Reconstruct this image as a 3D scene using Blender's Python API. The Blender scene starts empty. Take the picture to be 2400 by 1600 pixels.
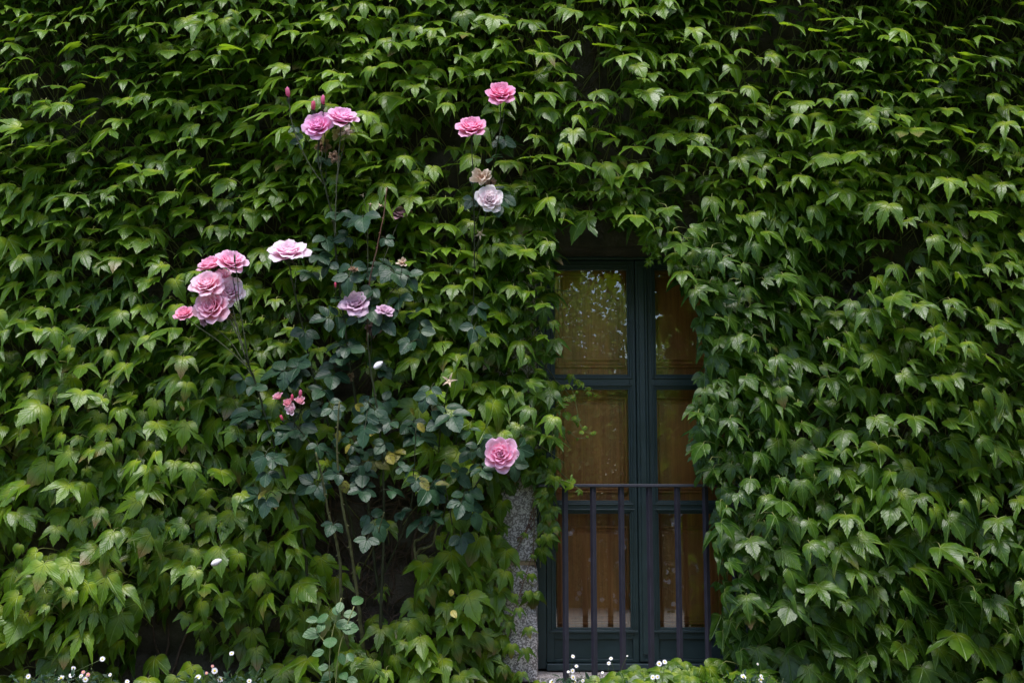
import bpy, math, random
import numpy as np
from mathutils import Vector, Matrix, noise
R = math.radians
random.seed(7)
rng = np.random.default_rng(11)
S = bpy.context.scene
col = S.collection

# ------------------------------------------------------------------ camera
PITCH = R(8.0); LENS = 45.0; CAM = Vector((0.0, -5.0, 0.65)); FPX = LENS / 36 * 2400
cd = bpy.data.cameras.new('camera'); cam = bpy.data.objects.new('camera', cd); col.objects.link(cam)
cam.location = CAM; cam.rotation_euler = (R(90) + PITCH, 0, 0)
cd.lens = LENS; cd.sensor_width = 36; cd.clip_end = 500; cd.clip_start = 0.05
S.camera = cam
# ------------------------------------------------------------------ sky and a veiled sun high over the garden
SUN_EL, SUN_AZ = R(71), R(186)
w = bpy.data.worlds.new('World'); S.world = w; w.use_nodes = True
nt = w.node_tree; nt.nodes.clear()
sky = nt.nodes.new('ShaderNodeTexSky'); sky.sky_type = 'NISHITA'; sky.sun_disc = False
sky.sun_elevation = SUN_EL; sky.sun_rotation = SUN_AZ; sky.air_density = 1.0; sky.dust_density = 1.5; sky.ozone_density = 1.0
bg = nt.nodes.new('ShaderNodeBackground'); bg.inputs[1].default_value = 0.15
wo = nt.nodes.new('ShaderNodeOutputWorld')
nt.links.new(sky.outputs[0], bg.inputs[0]); nt.links.new(bg.outputs[0], wo.inputs[0])
sd = bpy.data.lights.new('sun', 'SUN'); sd.energy = 1.7; sd.angle = R(24); sd.color = (1, .98, .95)
so = bpy.data.objects.new('sun', sd); col.objects.link(so)
sv = Vector((math.sin(SUN_AZ) * math.cos(SUN_EL), math.cos(SUN_AZ) * math.cos(SUN_EL), math.sin(SUN_EL)))
so.rotation_euler = sv.to_track_quat('Z', 'Y').to_euler(); so.location = (0, 4, 12)
S.view_settings.view_transform = 'Standard'; S.view_settings.look = 'None'
S.view_settings.exposure = 1.40; S.view_settings.gamma = 1
try:
    S.cycles.max_bounces = 8; S.cycles.transparent_max_bounces = 12; S.cycles.use_denoising = True
except Exception: pass

def at(px, py, Y=0.0):
    """pixel of the 2400x1600 picture -> point on the plane y = Y"""
    b = (800 - py) / FPX; a = (px - 1200) / FPX
    c, s = math.cos(PITCH), math.sin(PITCH)
    t = (Y - CAM.y) / (c - s * b)
    return Vector((CAM.x + t * a, Y, CAM.z + t * (s + c * b)))
def proj(P):
    P = np.asarray(P, float); d = P - np.array(CAM)
    c, s = math.cos(PITCH), math.sin(PITCH)
    f = d[..., 1] * c + d[..., 2] * s; u = -d[..., 1] * s + d[..., 2] * c
    return 1200 + FPX * d[..., 0] / f, 800 - FPX * u / f

# ------------------------------------------------------------------ object helpers
def link(o, parent=None):
    col.objects.link(o)
    if parent is not None: o.parent = parent
    return o
def thing(name, label, cat, group=None, loc=(0, 0, 0)):
    o = bpy.data.objects.new(name, None); o.empty_display_size = .1; o.location = loc
    link(o); o['label'] = label; o['category'] = cat
    if group: o['group'] = group
    return o
def tag(o, label=None, cat=None, group=None, kind=None):
    if label: o['label'] = label
    if cat: o['category'] = cat
    if group: o['group'] = group
    if kind: o['kind'] = kind
    return o
class MB:
    """collects shapes in world coordinates; build() links them as one mesh object"""
    def __init__(s): s.v = []; s.f = []; s.c = []; s.n = 0; s.mi = []
    def add(s, v, f, c=None, mi=0):
        v = np.asarray(v, float).reshape(-1, 3); s.v.append(v)
        s.f += [tuple(int(i) + s.n for i in q) for q in f]; s.mi += [mi] * len(f)
        c = np.zeros((len(v), 4)) if c is None else np.broadcast_to(np.asarray(c, float), (len(v), 4))
        s.c.append(c); s.n += len(v)
    def box(s, x0, x1, y0, y1, z0, z1, mi=0):
        v = [(x, y, z) for x in (x0, x1) for y in (y0, y1) for z in (z0, z1)]
        s.add(v, [(0, 1, 3, 2), (4, 6, 7, 5), (0, 4, 5, 1), (2, 3, 7, 6), (0, 2, 6, 4), (1, 5, 7, 3)], mi=mi)
    def tube(s, pts, r, n=6, mi=0, c=None, wob=0):
        pts = [Vector(p) for p in pts]; k = len(pts)
        rr = r if hasattr(r, '__len__') else [r] * k
        vs = []; prev = None
        for i, p in enumerate(pts):
            d = (pts[min(i + 1, k - 1)] - pts[max(i - 1, 0)]).normalized()
            a = prev if prev is not None else (Vector((0, 1, 0)) if abs(d.y) < .8 else Vector((1, 0, 0)))
            a = (a - d * a.dot(d)); a = a.normalized() if a.length > 1e-6 else d.orthogonal().normalized()
            prev = a; b = d.cross(a)
            for j in range(n):
                t = 2 * math.pi * j / n; q = rr[i] * (1 + wob * random.uniform(-1, 1))
                vs.append(p + (a * math.cos(t) + b * math.sin(t)) * q)
        fs = [(i * n + j, i * n + (j + 1) % n, (i + 1) * n + (j + 1) % n, (i + 1) * n + j) for i in range(k - 1) for j in range(n)]
        fs.append(tuple(reversed(range(n)))); fs.append(tuple((k - 1) * n + j for j in range(n)))
        s.add([tuple(v) for v in vs], fs, c, mi)
    def build(s, name, mats, parent=None, smooth=True, bevel=0):
        me = bpy.data.meshes.new(name)
        V = np.concatenate(s.v) if s.v else np.zeros((0, 3))
        org = Vector((0, 0, 0))
        par = parent
        while par is not None: org += par.location; par = par.parent
        V = V - np.array(org)
        me.from_pydata(V.tolist(), [], s.f)
        for m in (mats if isinstance(mats, (list, tuple)) else [mats]): me.materials.append(m)
        me.polygons.foreach_set('material_index', s.mi)
        a = me.attributes.new('tint', 'FLOAT_COLOR', 'POINT'); a.data.foreach_set('color', np.concatenate(s.c).ravel())
        if smooth: me.polygons.foreach_set('use_smooth', [True] * len(me.polygons))
        me.update()
        o = bpy.data.objects.new(name, me); link(o, parent)
        if bevel:
            m = o.modifiers.new('bevel', 'BEVEL'); m.width = bevel; m.segments = 2; m.limit_method = 'ANGLE'
        return o
def smooth_path(pts, n=6):
    pts = [Vector(p) for p in pts]; out = []
    q = [pts[0] * 2 - pts[1]] + pts + [pts[-1] * 2 - pts[-2]]
    for i in range(1, len(q) - 2):
        for k in range(n):
            t = k / n
            out.append(.5 * ((2 * q[i]) + (q[i + 1] - q[i - 1]) * t + (2 * q[i - 1] - 5 * q[i] + 4 * q[i + 1] - q[i + 2]) * t * t + (3 * q[i] - q[i - 1] - 3 * q[i + 1] + q[i + 2]) * t ** 3))
    out.append(pts[-1]); return out
def np_mesh(name, V, F, mats, parent=None, tint=None, luv=None, smooth=True, quads=True):
    """fast mesh: V (n,3), F list of int arrays (tris then quads)"""
    me = bpy.data.meshes.new(name)
    org = Vector((0, 0, 0)); par = parent
    while par is not None: org += par.location; par = par.parent
    V = V - np.array(org)
    loops = np.concatenate([f.ravel() for f in F]); cnt = np.concatenate([np.full(len(f), f.shape[1]) for f in F])
    me.vertices.add(len(V)); me.vertices.foreach_set('co', V.astype(np.float32).ravel())
    me.loops.add(len(loops)); me.loops.foreach_set('vertex_index', loops.astype(np.int32))
    me.polygons.add(len(cnt)); st = np.concatenate([[0], np.cumsum(cnt)[:-1]])
    me.polygons.foreach_set('loop_start', st.astype(np.int32)); me.polygons.foreach_set('loop_total', cnt.astype(np.int32))
    me.polygons.foreach_set('use_smooth', np.full(len(cnt), smooth))
    for m in (mats if isinstance(mats, (list, tuple)) else [mats]): me.materials.append(m)
    if tint is not None:
        a = me.attributes.new('tint', 'FLOAT_COLOR', 'POINT'); a.data.foreach_set('color', tint.astype(np.float32).ravel())
    if luv is not None:
        a = me.attributes.new('luv', 'FLOAT_VECTOR', 'POINT'); a.data.foreach_set('vector', luv.astype(np.float32).ravel())
    me.update(calc_edges=True); me.validate()
    return link(bpy.data.objects.new(name, me), parent)

# ------------------------------------------------------------------ materials
class NT:
    def __init__(s, name):
        s.m = bpy.data.materials.new(name); s.m.use_nodes = True; s.t = s.m.node_tree; s.t.nodes.clear()
        s.out = s.n('OutputMaterial')
    def n(s, typ, **kw):
        nd = s.t.nodes.new('ShaderNode' + typ)
        for k, v in kw.items(): setattr(nd, k, v)
        return nd
    def l(s, a, b): s.t.links.new(a, b)
    def put(s, sock, v):
        if hasattr(v, 'links'): s.l(v, sock)
        else:
            try: sock.default_value = v
            except Exception: sock.default_value = tuple(v) + (1,) if len(v) == 3 else v
    def math(s, op, a, b=0.0, c=0.0, clamp=False):
        nd = s.n('Math', operation=op); nd.use_clamp = clamp
        s.put(nd.inputs[0], a); s.put(nd.inputs[1], b); s.put(nd.inputs[2], c); return nd.outputs[0]
    def mix(s, f, a, b, mode='MIX'):
        nd = s.n('Mix', data_type='RGBA', blend_type=mode)
        s.put(nd.inputs[0], f); s.put(nd.inputs[6], a); s.put(nd.inputs[7], b); return nd.outputs[2]
    def ramp(s, f, p0, p1, c0=0.0, c1=1.0):
        nd = s.n('MapRange'); s.put(nd.inputs[0], f); nd.inputs[1].default_value = p0; nd.inputs[2].default_value = p1
        nd.inputs[3].default_value = c0; nd.inputs[4].default_value = c1; return nd.outputs[0]
    def noise(s, vec, scale, detail=4, rough=.55, dist=0):
        nd = s.n('TexNoise'); s.put(nd.inputs['Vector'], vec); nd.inputs['Scale'].default_value = scale
        nd.inputs['Detail'].default_value = detail; nd.inputs['Roughness'].default_value = rough; nd.inputs['Distortion'].default_value = dist
        return nd.outputs[0]
    def pos(s): return s.n('NewGeometry').outputs['Position']
    def scaled(s, vec, sc):
        nd = s.n('Mapping'); s.l(vec, nd.inputs[0]); nd.inputs[3].default_value = sc; return nd.outputs[0]
    def bump(s, h, strength=.5, dist=.01):
        nd = s.n('Bump'); s.put(nd.inputs['Height'], h); nd.inputs['Strength'].default_value = strength; nd.inputs['Distance'].default_value = dist
        return nd.outputs[0]
    def bsdf(s, c, rough=.6, spec=.5, normal=None, metal=0, coat=0):
        nd = s.n('BsdfPrincipled'); s.put(nd.inputs['Base Color'], c); s.put(nd.inputs['Roughness'], rough)
        nd.inputs['Specular IOR Level'].default_value = spec; nd.inputs['Metallic'].default_value = metal
        nd.inputs['Coat Weight'].default_value = coat; nd.inputs['Coat Roughness'].default_value = .25
        if normal is not None: s.l(normal, nd.inputs['Normal'])
        return nd.outputs[0]
    def done(s, sh): s.l(sh, s.out.inputs[0]); return s.m
    def attr(s, name):
        nd = s.n('Attribute', attribute_name=name); return nd
def mixshader(t, f, a, b):
    nd = t.n('MixShader'); t.put(nd.inputs[0], f); t.l(a, nd.inputs[1]); t.l(b, nd.inputs[2]); return nd.outputs[0]

def leaf_material(name, dark, light, under, rough=.38, trans=.32, vein_c=(.22, .34, .09), lines=((0, 1), (.72, .69), (.93, -.36)), spec=.5, rib=16, spots=False, redtip=True, ribs_=.16):
    t = NT(name)
    tint = t.attr('tint'); sep = t.n('SeparateColor'); t.l(tint.outputs['Color'], sep.inputs[0])
    rnd, yng, red = sep.outputs[0], sep.outputs[1], sep.outputs[2]
    luv = t.attr('luv').outputs['Vector']; sx = t.n('SeparateXYZ'); t.l(luv, sx.inputs[0])
    u = t.math('ABSOLUTE', sx.outputs[0]); wv = sx.outputs[1]
    dmin = None
    for dx, dy in lines:
        cr = t.math('ABSOLUTE', t.math('SUBTRACT', t.math('MULTIPLY', u, dy), t.math('MULTIPLY', wv, dx)))
        dot = t.math('ADD', t.math('MULTIPLY', u, dx), t.math('MULTIPLY', wv, dy))
        cr = t.math('ADD', cr, t.math('MULTIPLY', t.math('LESS_THAN', dot, 0.0), 1.0))
        dmin = cr if dmin is None else t.math('MINIMUM', dmin, cr)
    vein = t.ramp(dmin, .005, .030, 1.0, 0.0)
    ribs = t.math('SINE', t.math('MULTIPLY', t.math('SUBTRACT', wv, t.math('MULTIPLY', dmin, 1.3)), rib * 2.2))
    ribn = t.ramp(ribs, -1, 1)
    n1 = t.noise(t.pos(), 38, 3)
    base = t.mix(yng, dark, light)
    base = t.mix(t.math('MULTIPLY', rnd, .55), base, t.mix(.5, base, (.01, .035, .012, 1)))
    base = t.mix(t.ramp(n1, .35, .7, 0, .28), base, light)
    if redtip:
        rr = t.math('SQRT', t.math('ADD', t.math('MULTIPLY', u, u), t.math('MULTIPLY', wv, wv)))
        base = t.mix(t.math('MULTIPLY', t.math('MULTIPLY', t.ramp(rr, .05, .55, 1.0, 0.0), .75), t.ramp(yng, .05, .5)), base, (.38, .44, .02, 1))
    base = t.mix(t.math('MULTIPLY', vein, .55), base, vein_c)
    if redtip:
        tipf = t.math('MULTIPLY', t.ramp(wv, .5, 1.05), red)
        base = t.mix(tipf, base, (.24, .11, .06, 1))
    if spots:
        sp = t.ramp(t.noise(t.pos(), 120, 2), .56, .66)
        base = t.mix(t.math('MULTIPLY', sp, red), base, (.05, .025, .012, 1))
    geo = t.n('NewGeometry')
    ucol = t.mix(.35, under, base)
    c = t.mix(geo.outputs['Backfacing'], base, ucol)
    h = t.math('ADD', t.math('ADD', t.math('MULTIPLY', vein, -1.0), t.math('MULTIPLY', ribn, ribs_)), t.math('MULTIPLY', n1, .9))
    nrm = t.bump(h, .55, .0035)
    rgh = t.math('ADD', t.math('ADD', rough, t.math('MULTIPLY', geo.outputs['Backfacing'], .22)), t.math('MULTIPLY', n1, .12))
    b = t.bsdf(c, rgh, spec, nrm)
    tr = t.n('BsdfTranslucent'); t.l(t.mix(.6, c, t.mix(1.0, c, (1.9, 2.0, .8, 1), 'MULTIPLY')), tr.inputs[0]); t.l(nrm, tr.inputs[1])
    return t.done(mixshader(t, trans, b, tr.outputs[0]))

def simple(name, c, rough=.6, spec=.5, n_scale=20, var=.25, bump=.3, bdist=.004, coat=0, metal=0, stretch=(1, 1, 1)):
    t = NT(name); p = t.scaled(t.pos(), stretch); n = t.noise(p, n_scale, 6)
    c2 = tuple(x * (1 - var) for x in c[:3]) + (1,); c1 = tuple(min(1, x * (1 + var)) for x in c[:3]) + (1,)
    return t.done(t.bsdf(t.mix(t.ramp(n, .3, .7), c2, c1), t.ramp(n, .2, .8, rough - .06, rough + .1), spec, t.bump(n, bump, bdist), metal, coat))

M = {}
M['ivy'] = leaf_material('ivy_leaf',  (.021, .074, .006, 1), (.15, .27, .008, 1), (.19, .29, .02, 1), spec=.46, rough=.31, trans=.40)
M['rose_leaf'] = leaf_material('rose_leaf', (.009, .028, .016, 1), (.03, .08, .030, 1), (.05, .10, .055, 1), rough=.40, trans=.14, spec=.36, ribs_=.12,
                               vein_c=(.06, .12, .06, 1), lines=((0, 1),), rib=13, redtip=False)
M['spotted'] = leaf_material('spotted_leaf', (.045, .085, .02, 1), (.36, .29, .03, 1), (.2, .2, .05, 1), rough=.4, trans=.2,
                             vein_c=(.2, .2, .05, 1), lines=((0, 1),), rib=13, redtip=False, spots=True)
M['ivy_stem'] = simple('ivy_stem', (.085, .055, .04, 1), .8, .3, 60, .4, .6)
M['petiole'] = simple('petiole', (.20, .21, .07, 1), .5, .4, 40, .2, .1)
M['cane'] = simple('rose_cane', (.04, .045, .022, 1), .6, .25, 40, .35, .2)
M['red_cane'] = simple('red_cane', (.16, .07, .05, 1), .5, .4, 40, .3, .2)
M['moss_wood'] = simple('mossy_wood', (.10, .10, .04, 1), .8, .3, 50, .5, .8)
M['frame'] = simple('green_paint', (.022, .040, .044, 1), .33, .5, 14, .14, .12, .002)
M['frame_in'] = M['frame']
M['iron'] = simple('iron_paint', (.028, .025, .040, 1), .42, .5, 30, .2, .25, .0015)
M['soil'] = simple('soil', (.06, .045, .032, 1), .95, .2, 14, .5, 1, .03)
M['gravel'] = simple('gravel', (.34, .31, .27, 1), .9, .3, 9, .25, .8, .02)
M['lawn'] = simple('lawn_grass', (.045, .085, .02, 1), .9, .2, 25, .4, 1, .02)
M['bark'] = simple('bark', (.12, .09, .06, 1), .9, .2, 12, .4, 1, .02, stretch=(1, 1, .25))
M['roof'] = simple('roof_tile', (.28, .13, .08, 1), .85, .3, 6, .3, .8, .02)

t = NT('rubble_stone'); p = t.pos()
n1 = t.noise(p, 7, 6, .6); n2 = t.noise(p, 60, 5, .7); n3 = t.noise(p, 2.2, 3)
c = t.mix(t.ramp(n1, .3, .7), (.045, .036, .029, 1), (.14, .11, .09, 1)); c = t.mix(t.ramp(n2, .4, .7, 0, .55), c, (.05, .04, .035, 1))
c = t.mix(t.ramp(n3, .5, .7, 0, .6), c, (.05, .055, .03, 1))
M['stone'] = t.done(t.bsdf(c, .92, .25, t.bump(t.math('ADD', n1, t.math('MULTIPLY', n2, .6)), .9, .02)))
t = NT('granite'); p = t.pos()
vn = t.n('TexVoronoi', feature='F1'); t.l(p, vn.inputs['Vector']); vn.inputs['Scale'].default_value = 210
sp = t.n('SeparateColor'); t.l(vn.outputs['Color'], sp.inputs[0]); g = sp.outputs[0]
n2 = t.noise(p, 150, 4, .8); n3 = t.noise(p, 7, 5, .6); n4 = t.noise(p, 14, 5, .65)
c = t.mix(t.ramp(g, .42, .58), (.20, .175, .18, 1), (.66, .60, .62, 1))
c = t.mix(t.ramp(n2, .52, .62, 0, .8), c, (.05, .045, .05, 1))
c = t.mix(t.ramp(n3, .35, .7, 0, .35), c, (.30, .24, .20, 1))
c = t.mix(t.ramp(n4, .58, .72, 0, .75), c, (.13, .12, .07, 1))
M['granite'] = t.done(t.bsdf(c, .8, .35, t.bump(t.math('ADD', t.math('MULTIPLY', n2, .5), n4), .7, .008)))
t = NT('mortar'); p = t.pos(); n1 = t.noise(p, 40, 5)
M['mortar'] = t.done(t.bsdf(t.mix(n1, (.20, .13, .07, 1), (.42, .33, .22, 1)), .95, .2, t.bump(n1, .8, .006)))
t = NT('varnished_wood'); p = t.pos()
g1 = t.noise(t.scaled(p, (60, 60, 2.2)), 1.0, 5, .6, .6); g2 = t.noise(t.scaled(p, (9, 9, .9)), 1.0, 3, .5, 1.5); g3 = t.noise(t.scaled(p, (180, 180, 6)), 1, 3)
c = t.mix(t.ramp(g1, .3, .7), (.56, .175, .048, 1), (.80, .30, .08, 1)); c = t.mix(t.ramp(g2, .4, .65, 0, .55), c, (.26, .08, .03, 1))
c = t.mix(t.ramp(g3, .5, .75, 0, .35), c, (.12, .045, .02, 1))
M['wood'] = t.done(t.bsdf(c, .4, .4, t.bump(g1, .25, .002)))
t = NT('window_glass')
gl = t.n('BsdfGlossy'); gl.inputs['Roughness'].default_value = .0; gl.inputs['Color'].default_value = (1, 1, 1, 1)
n1 = t.noise(t.scaled(t.pos(), (1.3, 1.3, 1.0)), 3.2, 2, .4)
nb = t.bump(n1, .10, .0006); t.l(nb, gl.inputs['Normal'])
trn = t.n('BsdfTransparent'); trn.inputs[0].default_value = (.93, .95, .93, 1)
fr = t.n('Fresnel'); fr.inputs[0].default_value = 1.52
M['glass'] = t.done(mixshader(t, t.math('MULTIPLY', fr.outputs[0], 1.5, clamp=True), trn.outputs[0], gl.outputs[0]))
t = NT('petal'); a = t.attr('tint'); luv = None
geo = t.n('NewGeometry'); n1 = t.noise(t.pos(), 90, 3)
c = t.mix(t.ramp(n1, .3, .75, 0, .18), a.outputs['Color'], (.9, .75, .8, 1))
b = t.bsdf(c, .55, .25, t.bump(n1, .25, .003)); tr = t.n('BsdfTranslucent'); t.l(c, tr.inputs[0])
M['petal'] = t.done(mixshader(t, .48, b, tr.outputs[0]))
M['tree_leaf'] = leaf_material('tree_leaf', (.16, .27, .04, 1), (.38, .46, .12, 1), (.26, .36, .1, 1), rough=.5, trans=.42, redtip=False)

M['dark_leaf'] = leaf_material('dark_leaf', (.03, .07, .015, 1), (.08, .13, .03, 1), (.05, .09, .03, 1), rough=.5, trans=.25, redtip=False)
# ------------------------------------------------------------------ leaf templates
def outline_ivy(spread=1.0, depth=1.0, slim=1.0, teeth=.030):
    k = [(0, -.02), (.09, -.12), (.24, -.19), (.40, -.14), (.54, -.03), (.64, .11), (.71, .27), (.77, .44), (.85 * spread, .64 * depth), (.96 * spread, .93 * depth),
         (.64, .67), (.425, .515), (.26 * slim, .425), (.335 * slim, .62), (.31 * slim, .80), (.17 * slim, 1.02), (0, 1.34)]
    o = []
    for i in range(len(k) - 1):
        (x0, y0), (x1, y1) = k[i], k[i + 1]
        o.append((x0, y0))
        if 3 <= i: 
            tx, ty = x1 - x0, y1 - y0; L = math.hypot(tx, ty); nx, ny = ty / L, -tx / L
            g = teeth if i not in (8, 9, 15) else teeth * .35
            # a tooth leaning to the tip: one notch, one point
            o.append((x0 + tx * .38 - nx * g * .9 * -1, y0 + ty * .38 - ny * g * .9 * -1))
            o.append((x0 + tx * .55 - nx * g * .6, y0 + ty * .55 - ny * g * .6))
        else: o.append(((x0 + x1) / 2, (y0 + y1) / 2))
    o.append(k[-1])
    return o
def outline_rose(teeth=.015):
    o = []
    n = 11
    for i in range(n + 1):
        t_ = i / n; wv = t_; u = .36 * (math.sin(math.pi * t_ ** .82)) ** .8 if 0 < t_ < 1 else 0
        if 0 < i < n: u += teeth * (1 if i % 2 else -1)
        o.append((u, wv))
    return o
def template(half, centre, rings):
    full = half + [(-x, y) for x, y in reversed(half[1:-1])]
    full = np.array(full); c = np.array(centre); n = len(full)
    V = [c[None]]
    for r in rings: V.append(c + (full - c) * r)
    V = np.concatenate(V)
    j = np.arange(n); j2 = (j + 1) % n
    tri = np.stack([np.zeros(n, int), 1 + j, 1 + j2], 1)
    quads = []
    for k in range(len(rings) - 1):
        a = 1 + k * n; b = 1 + (k + 1) * n
        quads.append(np.stack([a + j, b + j, b + j2, a + j2], 1))
    return V, tri, np.concatenate(quads)
IVY_T = [template(outline_ivy(*a), (0, .22), (.35, .7, 1.0)) for a in ((1, 1, 1, .03), (1.08, .92, 1, .028), (.92, 1.10, .92, .034), (1.03, 1.0, 1.10, .028), (.85, .95, 1.1, .03), (1.15, 1.05, .85, .022), (1.2, .78, 1.25, .026), (.8, 1.15, .8, .02), (1.05, 1.1, .72, .028), (.7, .8, 1.35, .03))]
ROSE_T = [template(outline_rose(), (0, .5), (.4, .75, 1.0))]

def scatter_leaves(name, mat, parent, tmpls, P, X, T, N, size, cu, cv, fold, tint, asym=None):
    """one mesh of many leaves, each bent by its own curl values; arrays are per leaf"""
    Vs, Fs3, Fs4, TI, LU = [], [], [], [], []; off = 0
    n = len(P); pick = rng.integers(0, len(tmpls), n)
    for k, (tv, tri, quad) in enumerate(tmpls):
        idx = np.where(pick == k)[0]
        if not len(idx): continue
        m = len(idx); u = tv[:, 0][None]; wv = tv[:, 1][None]
        sc = size[idx][:, None]
        asx = (rng.uniform(.88, 1.12, m)[:, None]); skew = rng.normal(0, .06, m)[:, None]
        uu = u * asx + skew * wv; ww = np.broadcast_to(wv, uu.shape)
        CU, CV, FO = cu[idx][:, None], cv[idx][:, None], fold[idx][:, None]
        ph = rng.uniform(0, 6.28, m)[:, None]
        z = -CU * uu ** 2 - CV * np.maximum(ww, 0) ** 2 - .5 * np.abs(CU) * np.minimum(ww, 0) ** 2 * 4 + FO * np.abs(uu) * (1 - .3 * ww)
        z = z + .025 * np.sin(9 * ww + ph) * np.abs(uu) * 1.5 + .02 * np.sin(11 * uu + ph * 1.7) * ww + rng.normal(0, .05, m)[:, None] * uu * ww
        sh = 1 - .25 * np.abs(CU) * np.abs(uu)
        uu = uu * sh; ww = ww * (1 - .22 * np.abs(CV) * np.maximum(ww, 0))
        W = P[idx][:, None, :] + sc[..., None] * (uu[..., None] * X[idx][:, None, :] + ww[..., None] * T[idx][:, None, :] + z[..., None] * N[idx][:, None, :])
        nv = tv.shape[0]; o = off + np.arange(m)[:, None, None] * nv
        # winding so that the upper face looks along N
        Fs3.append((tri[None][:, :, ::-1] + o).reshape(-1, 3)); Fs4.append((quad[None][:, :, ::-1] + o).reshape(-1, 4))
        Vs.append(W.reshape(-1, 3)); TI.append(np.repeat(tint[idx], nv, 0)); 
        LU.append(np.tile(np.stack([tv[:, 0], tv[:, 1], np.zeros(nv)], 1), (m, 1)))
        off += m * nv
    return np_mesh(name, np.concatenate(Vs), [np.concatenate(Fs3), np.concatenate(Fs4)], mat, parent, np.concatenate(TI), np.concatenate(LU))

def frames(a, yaw, rho):
    """a: how far the blade looks up, yaw: turn about z, rho: turn in the blade's own plane"""
    ca, sa, cy, sy = np.cos(a), np.sin(a), np.cos(yaw), np.sin(yaw); z = np.zeros_like(a)
    rot = lambda x, y, zz: np.stack([cy * x - sy * y, sy * x + cy * y, zz], -1)
    N = rot(z, -ca, sa); X0 = rot(z + 1, z, z); T0 = rot(z, -sa, -ca)
    cr, sr = np.cos(rho)[:, None], np.sin(rho)[:, None]
    T = cr * T0 + sr * X0; X = cr * X0 - sr * T0
    return X, T, N
def tubes_np(name, mat, parent, A, B, C, r0, r1, seg=6, sides=4):
    """quadratic tubes A -> B -> C as one mesh"""
    n = len(A); t_ = np.linspace(0, 1, seg + 1)[None, :, None]
    Pc = (1 - t_) ** 2 * A[:, None] + 2 * (1 - t_) * t_ * B[:, None] + t_ ** 2 * C[:, None]
    D = np.gradient(Pc, axis=1); D /= np.linalg.norm(D, axis=2, keepdims=True) + 1e-9
    ref = np.array([.31, .2, .93]); U = np.cross(D, ref); U /= np.linalg.norm(U, axis=2, keepdims=True) + 1e-9; W = np.cross(D, U)
    ang = np.arange(sides) * 2 * np.pi / sides; rr = (r0 + (r1 - r0) * t_)[..., None]
    V = Pc[:, :, None] + rr * (np.cos(ang)[None, None, :, None] * U[:, :, None] + np.sin(ang)[None, None, :, None] * W[:, :, None])
    V = V.reshape(-1, 3); b = (np.arange(n) * (seg + 1) * sides)[:, None, None]
    i = np.arange(seg)[None, :, None] * sides; j = np.arange(sides)[None, None, :]; j2 = (j + 1) % sides
    F = np.stack(np.broadcast_arrays(b + i + j, b + i + j2, b + i + sides + j2, b + i + sides + j), -1).reshape(-1, 4)
    return np_mesh(name, V, [F], mat, parent)

def join(objs):
    bpy.ops.object.select_all(action='DESELECT')
    for q in objs: q.select_set(True)
    bpy.context.view_layer.objects.active = objs[0]; bpy.ops.object.join(); return objs[0]
# ------------------------------------------------------------------ ground, garden path, planting bed
gm = MB(); gm.add([(-120, -1.2, -.95), (120, -1.2, -.95), (120, -140, -.95), (-120, -140, -.95)], [(0, 3, 2, 1)]); 
gm.add([(-120, 60, -1.1), (120, 60, -1.1), (120, -1.2, -1.1), (-120, -1.2, -1.1)], [(0, 3, 2, 1)])
tag(gm.build('ground', M['lawn'], smooth=False), kind='structure')
pm = MB(); pm.add([(-120, -11.5, -.946), (120, -11.5, -.946), (120, -19, -.946), (-120, -19, -.946)], [(0, 3, 2, 1)]); tag(pm.build('path', M['gravel'], smooth=False), kind='structure')
NX = 160; bm_ = MB(); vs = []; fs = []
for j in range(13):
    for i in range(NX + 1):
        x = -6 + 12 * i / NX; y = .02 - 1.02 * j / 12
        vs.append((x, y, .0 + .03 * noise.noise(Vector((x * 5, y * 5, 0))) + .015 * noise.noise(Vector((x * 19, y * 19, 3)))))
for j in range(12):
    for i in range(NX):
        a = j * (NX + 1) + i; fs.append((a, a + NX + 1, a + NX + 2, a + 1))
bm_.add(vs, fs); tag(bm_.build('planting_bed', M['soil']), kind='structure')
rw = MB(); x = -6.0
for row in range(4):
    x = -6.0
    while x < 6:
        wd = random.uniform(.25, .5); x1 = min(6, x + wd)
        rw.box(x + .006, x1 - .006, -1.2 + random.uniform(0, .02), -1.0, -.98 + row * .25, -.74 + row * .25); x = x1
rw.box(-6, 6, -1.14, -1.005, -1.0, .0)
o = rw.build('retaining_wall', M['granite'], smooth=False, bevel=.008)
tag(o, 'low stone retaining wall holding the planting bed at the foot of the ivy', 'wall')

# ------------------------------------------------------------------ house
house = thing('stone_house', 'old stone house whose wall is buried in ivy around one tall window', 'house')
YF = .14                                              # plane of the window frame's face
XL, XR = at(1259, 1300, 0).x, at(1766, 1300, .0).x    # opening
ZT, ZB = at(1400, 585, 0).z, at(1400, 1580, 0.0).z
JW = .165; LH = .17
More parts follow.
